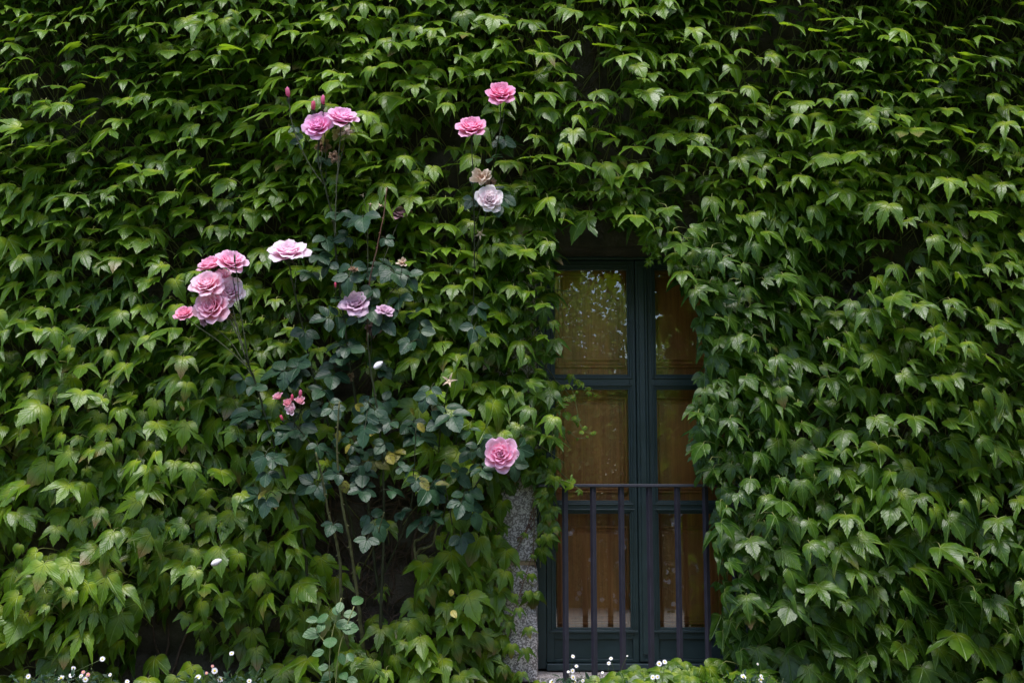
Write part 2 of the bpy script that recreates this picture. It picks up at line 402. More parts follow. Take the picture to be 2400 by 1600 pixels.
# rubble wall, every stone bulging
sx, sz = .032, .032
gx = np.arange(-6, 6.001, .035); gz = np.arange(-1.1, 6.6, .035)
GX, GZ = np.meshgrid(gx, gz)
pts = []
z = -1.2
while z < 6.8:
    h = rng.uniform(.14, .24); x = -6.3
    while x < 6.3:
        wd = rng.uniform(.2, .48); pts.append((x + wd / 2, z + h / 2 + rng.uniform(-.03, .03), wd / 2, h / 2, rng.uniform(0, .03))); x += wd
    z += h
Q = np.array(pts); D = np.full(GX.shape, -.03)
for cx, cz, hw, hh, lift in Q:
    i0, i1 = np.searchsorted(gx, [cx - hw, cx + hw]); j0, j1 = np.searchsorted(gz, [cz - hh, cz + hh])
    if i1 <= i0 or j1 <= j0: continue
    a = np.abs((GX[j0:j1, i0:i1] - cx) / hw) ** 4 + np.abs((GZ[j0:j1, i0:i1] - cz) / hh) ** 4
    D[j0:j1, i0:i1] = np.maximum(D[j0:j1, i0:i1], -.03 + (.05 + lift * .7) * np.sqrt(np.clip(1 - a, 0, 1)))
Yw = -D + rng.normal(0, .0025, D.shape) - .01
# snap the grid lines round the opening
def snap(arr, val): 
    k = np.argmin(np.abs(arr - val)); arr[k] = val
snap(gx, XL - .02); snap(gx, XR + .02); snap(gz, ZB - .02); snap(gz, ZT + .02)
GX, GZ = np.meshgrid(gx, gz)
nxg = len(gx); V = np.stack([GX, Yw, GZ], -1).reshape(-1, 3)
ii, jj = np.meshgrid(np.arange(nxg - 1), np.arange(len(gz) - 1)); cxm = (gx[ii] + gx[ii + 1]) / 2; czm = (gz[jj] + gz[jj + 1]) / 2
keep = ~((cxm > XL - .02) & (cxm < XR + .02) & (czm > ZB - .02) & (czm < ZT + .02))
a = (jj * nxg + ii)[keep]; F = np.stack([a, a + 1, a + nxg + 1, a + nxg], 1)
hb = MB()
np_mesh('wall', V, [F], M['stone'], house)
hb.box(-6, -5.99, .04, 7, -1.1, 6.55); hb.box(5.99, 6, .04, 7, -1.1, 6.55); hb.box(-6, 6, 6.99, 7.0, -1.1, 6.55)
hb.build('side_wall', M['stone'], house, smooth=False)
rf = MB()
rf.add([(-6.4, -.45, 6.45), (6.4, -.45, 6.45), (6.4, 3.5, 8.4), (-6.4, 3.5, 8.4), (-6.4, 7.5, 6.45), (6.4, 7.5, 6.45),
        (-6.4, -.45, 6.57), (6.4, -.45, 6.57), (6.4, 3.5, 8.52), (-6.4, 3.5, 8.52), (-6.4, 7.5, 6.57), (6.4, 7.5, 6.57)],
       [(0, 1, 2, 3), (3, 2, 5, 4), (6, 9, 8, 7), (9, 10, 11, 8), (0, 6, 7, 1), (4, 5, 11, 10), (0, 3, 9, 6), (3, 4, 10, 9), (1, 7, 8, 2), (2, 8, 11, 5)])
rf.build('roof', M['roof'], house, smooth=False)
# dressed granite blocks: both jambs and the lintel, rough faces
def rough_block(mb, x0, x1, y0, y1, z0, z1, amp=.006, st=.03):
    """box of small faces with a worn surface"""
    def lin(a, b): return np.linspace(a, b, max(2, int(round(abs(b - a) / st)) + 1))
    xs, ys, zs = lin(x0, x1), lin(y0, y1), lin(z0, z1); cen = Vector(((x0 + x1) / 2, (y0 + y1) / 2, (z0 + z1) / 2))
    def disp(p):
        v = Vector(p); e = min(v.x - x0, x1 - v.x) ** 2 if 0 else 0
        nx = sum(1 for a, lo, hi in ((v.x, x0, x1), (v.y, y0, y1), (v.z, z0, z1)) if abs(a - lo) < 1e-6 or abs(a - hi) < 1e-6)
        k = noise.noise_vector(v * 9) * amp + noise.noise_vector(v * 31) * amp * .5
        v = v + k
        if nx >= 2: v = v + (cen - v).normalized() * (.006 + .006 * abs(noise.noise(Vector(p) * 12)))
        return tuple(v)
    def sheet(A, B, f):
        vs = [disp(f(a, b)) for b in B for a in A]; n = len(A)
        mb.add(vs, [(j * n + i, j * n + i + 1, (j + 1) * n + i + 1, (j + 1) * n + i) for j in range(len(B) - 1) for i in range(n - 1)])
    sheet(xs, zs, lambda a, b: (a, y0, b)); sheet(xs, zs, lambda a, b: (a, y1, b))
    sheet(ys, zs, lambda a, b: (x0, a, b)); sheet(ys, zs, lambda a, b: (x1, a, b))
    sheet(xs, ys, lambda a, b: (a, b, z0)); sheet(xs, ys, lambda a, b: (a, b, z1))
zc = at(1250, 1318, 0).z
for side, (x0, x1) in (('l', (XL - JW, XL)), ('r', (XR, XR + JW))):
    zz = [ZB - .03, zc, zc + .46, zc + .92, ZT] if side == 'l' else [ZB - .03, zc - .14, zc + .3, zc + .8, ZT]
    for a, b in zip(zz[:-1], zz[1:]):
        m = MB(); rough_block(m, x0 + random.uniform(-.012, .008) * (side == 'l'), x1, -.055, .30, a + .005, b - .005)
        m.build('jamb_block', M['granite'], house)
    for b in zz[1:-1]:
        m = MB(); m.box(x0 + .01, x1 - .006, -.044, .29, b - .008, b + .008)
        m.build('mortar_joint', M['mortar'], house, smooth=False)
m = MB(); rough_block(m, XL - JW - .05, XR + JW + .05, -.06, .30, ZT, ZT + LH, .008); m.build('lintel', M['stone'], house)
m = MB(); rough_block(m, XL - .02, XR + .02, -.075, .30, ZB - .09, ZB - .002, .003, .04); m.build('window_sill', M['granite'], house)
m = MB(); m.box(XL - .3, XR + .3, .42, .46, ZB - .2, ZT + .3); m.build('inner_wall', M['stone'], house, smooth=False)

# ---- french window: two casements, three panes each, varnished shutters behind
fw = bpy.data.objects.new('french_window', None); link(fw, house)
fw['label'] = 'tall dark green french window with six panes and wooden shutters behind the glass'
def X(px, py=1300, Y=YF): return at(px, py, Y).x
def Z(py, Y=YF): return at(1500, py, Y).z
frl, frr = XL, XR
fm = MB()
OF = X(1280) - XL
z0f = Z(1566); z1f = ZT
fm.box(frl, frl + OF, YF - .01, .27, z0f, z1f); fm.box(frr - OF, frr, YF - .01, .27, z0f, z1f)
fm.box(frl + OF, frr - OF, YF - .01, .27, Z(609), z1f); fm.box(frl + OF, frr - OF, YF - .035, .27, z0f - .004, z0f + .022)
fm.build('window_frame', M['frame'], fw, smooth=False, bevel=.003)
rows = [(626, 880), (907, 1176), (1199, 1475)]
xa0, xa1 = X(1299), X(1482); mid0, mid1 = X(1496), X(1526); xb0 = X(1542); xb1 = xb0 + (xa1 - xa0)
zt, zb = Z(610), z0f + .024
def moulded(mb, x0, x1, z0, z1, w_, y, dirs):
    pass
def casement(x0, x1, p0, p1):
    m = MB(); y = YF + .012; yb = YF + .055
    m.box(x0, p0, y, yb, zb, zt); m.box(p1, x1, y, yb, zb, zt)
    m.box(p0, p1, y, yb, Z(rows[0][0]), zt)
    for a, b in ((rows[0][1], rows[1][0]), (rows[1][1], rows[2][0])): m.box(p0, p1, y, yb, Z(b), Z(a))
    m.box(p0, p1, y, yb, Z(1497), Z(rows[2][1])); m.box(p0, p1, y, yb, zb, zb + .012)
    # raised bottom panel
    zp0, zp1 = zb + .012, Z(1497)
    m.box(p0, p1, y + .014, yb, zp0, zp1)
    # mouldings round each pane: two stepped beads standing proud
    for a, b in rows:
        A, B = Z(b), Z(a)
        for inset, dep, wd in ((-.012, .007, .006), (0, -.004 + .0, .007)):
            l, r, bt, tp = p0 + inset, p1 - inset, A + inset, B - inset
            yy = y - dep if inset < 0 else y + .006
            y1 = y + .002 if inset < 0 else y + .03
            m.box(l, l + wd, yy, y1, bt, tp); m.box(r - wd, r, yy, y1, bt, tp)
            m.box(l + wd, r - wd, yy, y1, bt, bt + wd); m.box(l + wd, r - wd, yy, y1, tp - wd, tp)
    # weather lip under the lowest pane
    m.box(p0 - .02, p1 + .02, y - .012, y + .001, Z(1482), Z(1477))
    o = m.build('casement', M['frame'], fw, smooth=False, bevel=.0016)
    for a, b in rows:
        g_ = MB(); g_.box(p0 - .0, p1 + .0, y + .018, y + .022, Z(b), Z(a)); g_.build('glass_pane', M['glass'], fw, smooth=False)
casement(frl + OF + .002, mid0, xa0, xa1)
casement(mid1, frr - OF - .002, xb0, xb1)
am = MB(); am.box(mid0 + .001, mid1 - .001, YF - .008, YF + .05, zb + .002, zt - .002)
am.box(mid0 + .012, mid1 - .012, YF - .016, YF - .007, zb + .03, zt - .03)
am.build('meeting_stile', M['frame'], fw, smooth=False, bevel=.004)
def shutter(x0, x1):
    m = MB(); y = YF + .115
    m.box(x0, x1, y, y + .022, zb, zt)
    px0, px1 = x0 + .045, x1 - .052
    for a, b in ((640, 862), (930, 1155), (1232, 1462)):
        A, B = Z(b, y), Z(a, y)
        for k, (ins, dep, wd) in enumerate(((0, .015, .009), (.013, .007, .005))):
            l, r, bt, tp = px0 + ins, px1 - ins, A + ins, B - ins
            m.box(l, l + wd, y - dep, y - .0005, bt, tp); m.box(r - wd, r, y - dep, y - .0005, bt, tp)
            m.box(l + wd, r - wd, y - dep, y - .0005, bt, bt + wd); m.box(l + wd, r - wd, y - dep, y - .0005, tp - wd, tp)
        m.box(px0 + .03, px1 - .03, y - .010, y - .0004, A + .03, B - .03)
    m.build('wooden_shutter', M['wood'], fw, smooth=False, bevel=.0018)
shutter(frl + OF, (mid0 + mid1) / 2 - .002); shutter((mid0 + mid1) / 2 + .002, frr - OF)

# ------------------------------------------------------------------ iron railing
YR = -.12
rail = thing('iron_railing', 'dark iron railing of slim upright bars across the lower window', 'railing')
zr1, zr0 = at(1500, 1134, YR).z, at(1500, 1141, YR).z
xl_, xr_ = at(1262, 1300, YR).x, at(1762, 1300, YR).x
m = MB(); m.box(xl_, xr_, YR - .017, YR + .017, zr0, zr1); m.build('handrail', M['iron'], rail, smooth=False, bevel=.002)
zlow = at(1500, 1650, YR).z
m = MB(); m.box(xl_, xr_, YR - .012, YR + .012, zlow, zlow + .014); m.build('bottom_rail', M['iron'], rail, smooth=False, bevel=.002)
for k in range(1, 8):
    px = 1325 + 66.2 * (k - 1) if k else 1264
    xx = at(px, 1320, YR).x; h = .0085
    m = MB(); ang = R(33)
    for s in (0,):
        c_, s_ = math.cos(ang), math.sin(ang); q = [(h * (a * c_ - b * s_), h * (a * s_ + b * c_)) for a, b in ((-1, -1), (1, -1), (1, 1), (-1, 1))]
        m.add([(xx + a, YR + b, zz) for zz in (zlow + .015, zr0 - .0005) for a, b in q], [(0, 1, 5, 4), (1, 2, 6, 5), (2, 3, 7, 6), (3, 0, 4, 7), (3, 2, 1, 0), (4, 5, 6, 7)])
    m.build('baluster', M['iron'], rail, smooth=False, bevel=.0012)
for xx in (xl_, xr_):
    for a, b in ((zr0, zr1), (zlow + .001, zlow + .013)):
        m = MB(); m.box(xx - .008, xx + .008, YR + .018, .0, a, b); m.build('bracket', M['iron'], rail, smooth=False, bevel=.001)

# ------------------------------------------------------------------ the ivy
HOLE = [(1288, 520), (1360, 500), (1420, 515), (1525, 515), (1560, 560), (1600, 640), (1640, 700), (1662, 860), (1636, 935), (1642, 1085), (1690, 1150), (1674, 1250), (1688, 1400), (1705, 1700),
        (1262, 1700), (1262, 1300), (1290, 1255), (1294, 1130), (1300, 900), (1288, 700)]
def inside(poly, x, y):
    r = False; j = len(poly) - 1
    for i in range(len(poly)):
        (xi, yi), (xj, yj) = poly[i], poly[j]
        if (yi > y) != (yj > y) and x < (xj - xi) * (y - yi) / (yj - yi) + xi: r = not r
        j = i
    return r
# thin places (px, py, rx, ry, how bare)
THIN = [(1340, 80, 75, 75, .72), (1390, 200, 80, 60, .6), (870, 1230, 165, 125, .98), (880, 1400, 120, 110, .8), (850, 1480, 60, 90, .85), (940, 1120, 120, 50, .6),
        (1218, 1225, 52, 100, 1), (1230, 1440, 46, 200, .97), (1238, 1570, 45, 70, .95), (130, 190, 50, 45, .8), (60, 840, 26, 60, .9), (110, 230, 40, 30, .7),
        (2130, 640, 60, 35, .6), (820, 930, 60, 45, .5), (1370, 530, 70, 35, .6), (120, 1570, 190, 40, .85), (500, 1590, 130, 32, .8), (640, 1250, 40, 60, .3),
        (1610, 530, 40, 50, .3), (2020, 1310, 30, 30, .4), (1830, 1560, 40, 60, .5)]
def thin(px, py):
    b = 0
    for x, y, rx, ry, k in THIN:
        d = ((px - x) / rx) ** 2 + ((py - y) / ry) ** 2
        if d < 1: b = max(b, k * min(1, 2.2 * (1 - d)))
    return b
def n2(x, z, s, o=0.0): return noise.noise(Vector((x * s, z * s, o)))
def ivy_layer(nmax, rad, d0, d1, small=1.0, seed=0, thin_pow=1.0, margin=0):
    """dart throwing over the wall; returns base points"""
    rs = random.Random(seed); cell = {}; out = []
    cs = rad
    for _ in range(nmax):
        x = rs.uniform(-2.7, 2.7); z_ = rs.uniform(-.12, 3.35)
        bulge = .5 + .5 * n2(x, z_, 1.6, 5.0)
        y = -(d0 + (d1 - d0) * rs.random()) * (.75 + .7 * bulge)
        if z_ < .35: y *= .8
        if -.12 < x < .19 and z_ < .95: y *= .42
        px, py = proj((x, y, z_))
        if inside(HOLE, px + rs.uniform(-8, 8), py + rs.uniform(-12, 12)): continue
        pass
        r = rad * (.8 + .45 * (.5 + n2(x, z_, 2.3, 9.0))) * (1.06 - .30 * min(1.1, z_ / 2.7))
        ci, cj = int(x // cs), int(z_ // cs); ok = True
        for a in range(ci - 2, ci + 3):
            for b in range(cj - 2, cj + 3):
                for (qx, qz) in cell.get((a, b), ()):
                    if (qx - x) ** 2 + (qz - z_) ** 2 < r * r: ok = False; break
                if not ok: break
            if not ok: break
        if ok: cell.setdefault((ci, cj), []).append((x, z_)); out.append((x, y, z_))
    keep_ = []
    for q in out:
        px, py = proj((q[0], q[1], q[2])); k_ = thin(px, py + 28) ** thin_pow
        g_ = n2(q[0], q[2], 2.6, 31.0) + .5 * n2(q[0], q[2], 6, 37.0)
        k_ = max(k_, min(.5, max(0, (g_ - .24) * 2.0)) * (.35 if py > 480 and 1100 < px < 1900 else 1))
        if rs.random() >= k_: keep_.append(q)
    return np.array(keep_)
ivy = thing('boston_ivy', 'dense green three-lobed ivy covering the whole wall round the window', 'ivy', loc=(0, -.05, 0))
L1 = ivy_layer(70000, .055, .20, .34, seed=1)
L2 = ivy_layer(60000, .058, .12, .22, seed=2, thin_pow=.8)
L3 = ivy_layer(25000, .080, .04, .09, seed=3, thin_pow=.7)
L4 = ivy_layer(90000, .044, .10, .26, seed=4)
qx, qy = proj(L4); ed_ = ((qx > 1150) & (qx < 1320) & (qy > 540) & (qy < 1180)) | ((qx > 1580) & (qx < 1860) & (qy > 470)) | ((qx > 1250) & (qx < 1700) & (qy > 400) & (qy < 520))
L4 = L4[ed_]
P = np.concatenate([L1, L2, L3, L4]); lay = np.concatenate([np.zeros(len(L1)), np.ones(len(L2)), np.full(len(L3), 2), np.ones(len(L4))])
print('ivy leaves', len(L1), len(L2), len(L3))
def ivy_params(P, lay):
    n = len(P); x, zz = P[:, 0], P[:, 2]; hgt = np.clip(zz / 2.7, 0, 1.1)
    reg = np.array([n2(a, b, .9, 2.0) for a, b in zip(x, zz)]); reg2 = np.array([n2(a, b, 1.7, 7.0) for a, b in zip(x, zz)])
    a = R(32) + R(38) * hgt + R(18) * reg + rng.normal(0, R(13), n)          # upper leaves lie flatter, looking up
    a = np.clip(a, R(0), R(82)); a = np.where(lay > 0, a * .85, a)
    lean = np.clip(x / 2.0, -1, 1) * R(24) + R(35) * reg2 + rng.normal(0, R(22), n)
    yaw = -np.clip(x / 2.0, -1, 1) * R(-6) + rng.normal(0, R(20), n)
    return a, yaw, lean
a, yaw, rho = ivy_params(P, lay)
PX, PY = proj(P)
size = .066 * np.exp(rng.normal(0, .17, len(P))); size = np.clip(size, .035, .098); size = np.where(rng.random(len(P)) < .07, size * .5, size)
size *= (1.12 - .22 * np.clip(P[:, 2] / 2.7, 0, 1))
edge = ((PX > 1180) & (PX < 1300) & (PY > 620)); size = np.where(edge, size * .72, size)     # small young leaves by the jamb
edge2 = ((PX > 1640) & (PX < 1800) & (PY > 600)); size = np.where(edge2, size * .86, size)
cu = rng.uniform(.08, .62, len(P)); cv = rng.uniform(.05, .5, len(P)); fold = rng.uniform(.0, .28, len(P))
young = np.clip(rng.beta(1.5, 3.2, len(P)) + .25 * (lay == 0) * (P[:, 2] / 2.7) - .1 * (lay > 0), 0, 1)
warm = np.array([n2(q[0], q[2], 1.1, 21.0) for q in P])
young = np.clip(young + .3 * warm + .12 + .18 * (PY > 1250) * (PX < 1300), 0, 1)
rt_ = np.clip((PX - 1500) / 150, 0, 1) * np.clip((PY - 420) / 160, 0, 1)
young = young * (1 - rt_ * (.85 - .40 * np.clip((PX - 1750) / 500, 0, 1)))  # darker leaf tone right of the window: older leaves, plus shade put in colour
red = (rng.random(len(P)) < np.where((PY > 850) & (PX < 1300), .22, .03)) * rng.uniform(.2, .7, len(P))
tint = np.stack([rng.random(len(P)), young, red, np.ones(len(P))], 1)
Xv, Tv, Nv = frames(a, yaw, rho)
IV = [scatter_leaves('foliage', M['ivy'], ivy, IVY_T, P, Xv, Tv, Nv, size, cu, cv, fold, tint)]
# petioles back to the wall
n = len(P); Cw = P.copy(); L = rng.uniform(.05, .16, n)
Cw[:, 0] += rng.normal(0, .07, n) + np.where((PX > 1560) & (PX < 1780) & (PY > 520), .16, 0) - np.where((PX > 1240) & (PX < 1330) & (PY > 560), .08, 0)
up_ = (PX > 1230) & (PX < 1720) & (PY > 380) & (PY < 700)
Cw[:, 2] += np.where(up_, rng.uniform(.03, .08, n), -rng.uniform(.02, .13, n)); Cw[:, 1] = -.03
Bq = P + Nv * .02 + np.array([0, .02, .03])
IV.append(tubes_np('petioles', M['petiole'], ivy, P, Bq, Cw, .0014, .0019, 5, 4))
# woody stems creeping on the wall
st = MB(); rs = random.Random(4)
def creep(x, z_, up, ln, r, sway=.9):
    p = []; ang = up
    for k in range(int(ln / .06)):
        px, py = proj((x, -.03, z_))
        if inside([(1262, 590), (1766, 590), (1766, 1580), (1262, 1580)], px, py): break
        if inside([(1145, 1120), (1262, 1120), (1262, 1640), (1145, 1640)], px, py): break
        p.append((x, -.035 - .02 * abs(noise.noise(Vector((x * 4, z_ * 4, r * 900)))) - r - (.03 if inside([(1150, 480), (1880, 480), (1880, 1600), (1150, 1600)], px, py) else 0), z_))
        ang += rs.uniform(-sway, sway) * .35 + (up - ang) * .12; x += math.cos(ang) * .06; z_ += math.sin(ang) * .06
    if len(p) > 3: st.tube(p, [r * (1 - .6 * i / len(p)) for i in range(len(p))], 5, wob=.15)
for k in range(60): creep(rs.uniform(-2.5, 2.5), rs.uniform(-.1, .6), R(90 + rs.uniform(-30, 30)), rs.uniform(1, 3), rs.uniform(.004, .012))
for k in range(120): creep(rs.uniform(-2.5, 2.5), rs.uniform(0, 3), R(rs.uniform(0, 180)), rs.uniform(.3, 1), rs.uniform(.0015, .004), 1.6)
for k in range(150):
    q = at(rs.gauss(880, 90), rs.uniform(1080, 1560), 0); creep(q.x, q.z, R(rs.uniform(20, 160)), rs.uniform(.2, .8), rs.uniform(.001, .0045), 2)
for k in range(30):
    q = at(rs.gauss(1360, 60), rs.uniform(40, 300), 0); creep(q.x, q.z, R(rs.uniform(0, 180)), rs.uniform(.2, .6), rs.uniform(.001, .003), 2)
st.build('stems', M['ivy_stem'], ivy)
# red runners with sucker pads climbing over the granite
rn = MB()
for pts_ in ([(1205, 1300), (1222, 1265), (1236, 1240), (1246, 1222), (1256, 1205)], [(1210, 1262), (1226, 1252), (1238, 1228), (1250, 1190)],
             [(1190, 1500), (1205, 1440), (1215, 1400), (1228, 1360), (1244, 1310)], [(1249, 1170), (1252, 1230), (1250, 1290), (1255, 1330)]):
    pp = smooth_path([at(a_, b_, -.068) for a_, b_ in pts_], 5); rn.tube(pp, .0016, 5)
    for q in pp[2::3]:
        e = q + Vector((rs.uniform(-.014, .014), .008, rs.uniform(-.014, .014))); rn.tube([q, e], [.0008, .003], 5)
rn.build('runner', M['red_cane'], ivy)
# pale shoots with tiny leaves reaching out in front of the panes
def shoot(pts_, Y, leaves, parent, lsz=(.012, .03), name='shoot', stem=.0012, mat='ivy'):
    pp = smooth_path([at(a_, b_, Y) for a_, b_ in pts_], 6); m = MB(); m.tube(pp, [stem * (1.3 - .7 * i / len(pp)) for i in range(len(pp))], 5)
    m.build(name, M['petiole'], parent)
    k = leaves; idx = np.linspace(0, len(pp) - 1, k).astype(int); Pn = np.array([pp[i] for i in idx]) + rng.normal(0, .004, (k, 3))
    aa = rng.uniform(R(10), R(60), k); yy = rng.normal(0, R(25), k); rr_ = rng.normal(0, R(60), k)
    Xn, Tn, Nn = frames(aa, yy, rr_); sz_ = np.linspace(lsz[1], lsz[0], k)
    ti = np.stack([rng.random(k) * .4, rng.uniform(.4, .9, k), np.zeros(k), np.ones(k)], 1)
    scatter_leaves('small_leaves', M[mat], parent, IVY_T, Pn, Xn, Tn, Nn, sz_, rng.uniform(.1, .5, k), rng.uniform(.1, .3, k), rng.uniform(0, .2, k), ti)
shoot([(1312, 930), (1330, 900), (1345, 925), (1362, 1002), (1388, 1016)], -.16, 7, ivy)
shoot([(1318, 948), (1332, 975), (1352, 988), (1368, 1002), (1388, 1015)], -.15, 6, ivy)
shoot([(1300, 958), (1320, 938), (1335, 930), (1350, 922)], -.17, 6, ivy)
shoot([(1335, 1010), (1350, 1025), (1365, 1026), (1380, 1025)], -.12, 3, ivy, (.008, .012))
shoot([(1340, 880), (1355, 893), (1370, 906), (1382, 915), (1396, 924)], -.10, 6, ivy)
shoot([(1700, 905), (1680, 905), (1665, 903), (1655, 903)], -.16, 4, ivy, (.012, .02))
shoot([(1300, 1120), (1335, 1130), (1350, 1140), (1368, 1152)], -.16, 3, ivy, (.02, .05))
# leaves creeping round the jamb and dotted over the granite
def hand_leaves(lst, Y, parent, name='foliage', young_=(.3, .8), mat='ivy'):
    k = len(lst); Pn = np.array([at(q[0], q[1], Y + rng.normal(0, .015)) for q in lst]); sz_ = np.array([q[2] for q in lst]) / 1000
    rr_ = np.array([R(q[3]) for q in lst]); aa = rng.uniform(R(15), R(40), k) if len(lst[0]) < 5 else np.array([R(q[4]) for q in lst])
    Xn, Tn, Nn = frames(aa, rng.normal(0, R(10), k), rr_)
    ti = np.stack([rng.random(k) * .5, rng.uniform(*young_, k), (rng.random(k) < .3) * .6, np.ones(k)], 1)
    IV.append(scatter_leaves(name, M[mat], parent, IVY_T, Pn, Xn, Tn, Nn, sz_, rng.uniform(.2, .6, k), rng.uniform(.1, .35, k), rng.uniform(0, .25, k), ti))
    Cn = Pn.copy(); Cn[:, 1] = -.06; Cn[:, 2] -= .03; Cn[:, 0] -= .03
    IV.append(tubes_np('petioles', M['petiole'], parent, Pn, (Pn + Cn) / 2 + np.array([0, 0, .01]), Cn, .001, .0014, 5, 4))
hand_leaves([(1185, 1350, 34, -5), (1150, 1385, 40, 12), (1218, 1340, 24, 20), (1245, 1345, 26, 8), (1205, 1392, 28, -10), (1238, 1385, 32, 5), (1130, 1440, 42, -8), (1165, 1435, 44, 5),
             (1215, 1425, 34, 10), (1190, 1460, 40, -4), (1238, 1470, 34, 14), (1200, 1510, 42, 0), (1232, 1520, 40, 8), (1160, 1500, 44, -12), (1180, 1560, 40, 4), (1222, 1575, 36, 0),
             (1285, 1205, 34, 10), (1300, 1235, 26, 20), (1268, 1170, 38, -6), (1300, 1190, 34, 14), (1262, 1262, 22, 12), (1275, 1252, 26, 30), (1232, 1250, 20, -30), (1250, 1300, 18, -12),
             (1165, 1255, 34, 0), (1140, 1290, 36, 8), (1180, 1235, 34, -12), (1150, 1215, 40, 2), (1125, 1330, 40, 4), (1100, 1365, 44, -5), (1255, 1390, 22, 30), (1140, 1330, 34, 10)], -.12, ivy)
join(IV)
# ivy lying over the sill, in front of the bars
clump = thing('sill_ivy', 'low mound of pale ivy leaves spilling over the window sill behind the bars', 'ivy', loc=(at(1590, 1590, -.25).x, -.25, .02))
lst = []
for k in range(170):
    px = rs.uniform(1405, 1790); top = 1552 + 26 * ((px - 1600) / 190) ** 2 + 10 * math.sin(px / 17)
    py = rs.uniform(top, 1640); lst.append((px, py, rs.uniform(34, 52), (px - 1600) / 5 + rs.gauss(0, 30), rs.uniform(25, 75)))
k = len(lst); Pn = np.array([at(q[0], q[1], -.18 - .25 * rs.random() * ((q[1] - 1545) / 60)) for q in lst])
Xn, Tn, Nn = frames(np.array([R(q[4]) for q in lst]), rng.normal(0, R(25), k), np.array([R(q[3]) for q in lst]))
ti = np.stack([rng.random(k) * .7, rng.uniform(.05, .5, k), (rng.random(k) < .15) * .5, np.ones(k)], 1)
cf = scatter_leaves('foliage', M['ivy'], clump, IVY_T, Pn, Xn, Tn, Nn, np.array([q[2] for q in lst]) / 780, rng.uniform(.1, .6, k), rng.uniform(.1, .4, k), rng.uniform(0, .3, k), ti)
Cn = Pn.copy(); Cn[:, 1] = -.2; Cn[:, 2] = -.01; join([cf, tubes_np('petioles', M['petiole'], clump, Pn, (Pn + Cn) / 2, Cn, .001, .0016, 5, 4)])
# small creeper dangling from the lintel
cr = thing('hanging_creeper', 'thin creeper with small rounded leaves dangling from the lintel over the glass', 'creeper', loc=at(1515, 520, -.1))
shoot([(1508, 470), (1515, 520), (1522, 560), (1540, 590), (1530, 610), (1512, 626)], -.24, 16, cr, (.014, .045), 'stem')
shoot([(1515, 520), (1512, 560), (1518, 585), (1524, 600)], -.24, 8, cr, (.014, .04), 'stem')
shoot([(1530, 560), (1545, 575), (1543, 590), (1540, 612)], -.24, 6, cr, (.012, .04), 'stem')

# ------------------------------------------------------------------ roses
def rose_frame(d):
    d = Vector(d).normalized(); x = d.orthogonal().normalized(); return Matrix((x, d.cross(x), d)).transposed()
def petal_grid(mb, Mx, c, az, r0, L, wid, phi0, phi1, curl, cup, cols, rs, nu=6, nv=7, ragged=.0):
    vs = []; cs = []; ph = rs.uniform(0, 6.28); am = rs.uniform(.5, 1.2); tipd = rs.uniform(-.1, .15)
    for j in range(nv):
        t_ = j / (nv - 1)
        for i in range(nu + 1):
            s = -1 + 2 * i / nu
            # integrate the mid line
            rho_, h = r0, 0; K = 6
            for k in range(K):
                tt = (k + .5) / K * t_
                an = phi0 + (phi1 - phi0) * tt ** .8 + curl * max(0, tt - .72) / .28 * (1 - .2 * s * s)
                rho_ += L * t_ / K * math.sin(an); h += L * t_ / K * math.cos(an)
            q = abs(t_ - .62) / (.62 if t_ < .62 else .40)
            hw = wid * (max(0, 1 - q ** 2.4)) ** .5 if t_ > .62 else wid * (.22 + .78 * math.sin(t_ / .62 * math.pi / 2) ** 1.1)
            if t_ > .98: hw = wid * .52
            rr = max(rho_, .02 * L); ang = az + s * hw / max(rr, wid * .55)
            out = rr + cup * s * s * hw * -.5
            hh = h + .030 * L * t_ * math.sin(3.2 * s + ph) * am + .032 * L * t_ ** 3 * math.sin(6.5 * s + 2 * ph) + tipd * .3 * L * t_ * t_ * (1 - s * s) * .3 - .05 * L * (t_ > .98) * (s * s)
            hh += rs.uniform(-1, 1) * ragged * L * t_
            out += .02 * L * t_ * math.cos(4 * s + ph) + rs.uniform(-1, 1) * ragged * L * t_
            v = Mx @ Vector((out * math.cos(ang), out * math.sin(ang), hh)); vs.append(c + v)
            e = max(0, (t_ - .35) / .65) ** 1.1 * .75 + .25 * abs(s) * t_
            e = .2 + .8 * min(1, e); pe = .45 * max(0, (t_ - .8) / .2); cs.append([min(.97, (cols[0][m] * (1 - e) + cols[1][m] * e) * 1.03 * (1 - pe) + min(.97, cols[1][m] * 1.25) * pe) for m in range(3)] + [1])
    w_ = nu + 1
    mb.add([tuple(v) for v in vs], [(j * w_ + i, j * w_ + i + 1, (j + 1) * w_ + i + 1, (j + 1) * w_ + i) for j in range(nv - 1) for i in range(nu)], np.array(cs))
PINK = ((.92, .24, .52), (.95, .54, .82)); PALE = ((.92, .46, .62), (.95, .78, .90)); DEEP = ((.92, .08, .28), (.94, .32, .56)); LILAC = ((.42, .18, .30), (.62, .42, .56))
BEIGE = ((.56, .34, .20), (.84, .70, .58)); BROWN = ((.16, .08, .04), (.36, .22, .12)); WHITE = ((.90, .66, .72), (.94, .86, .91)); DULL = ((.26, .10, .12), (.36, .2, .24)); RED = ((.85, .06, .16), (.90, .20, .36))
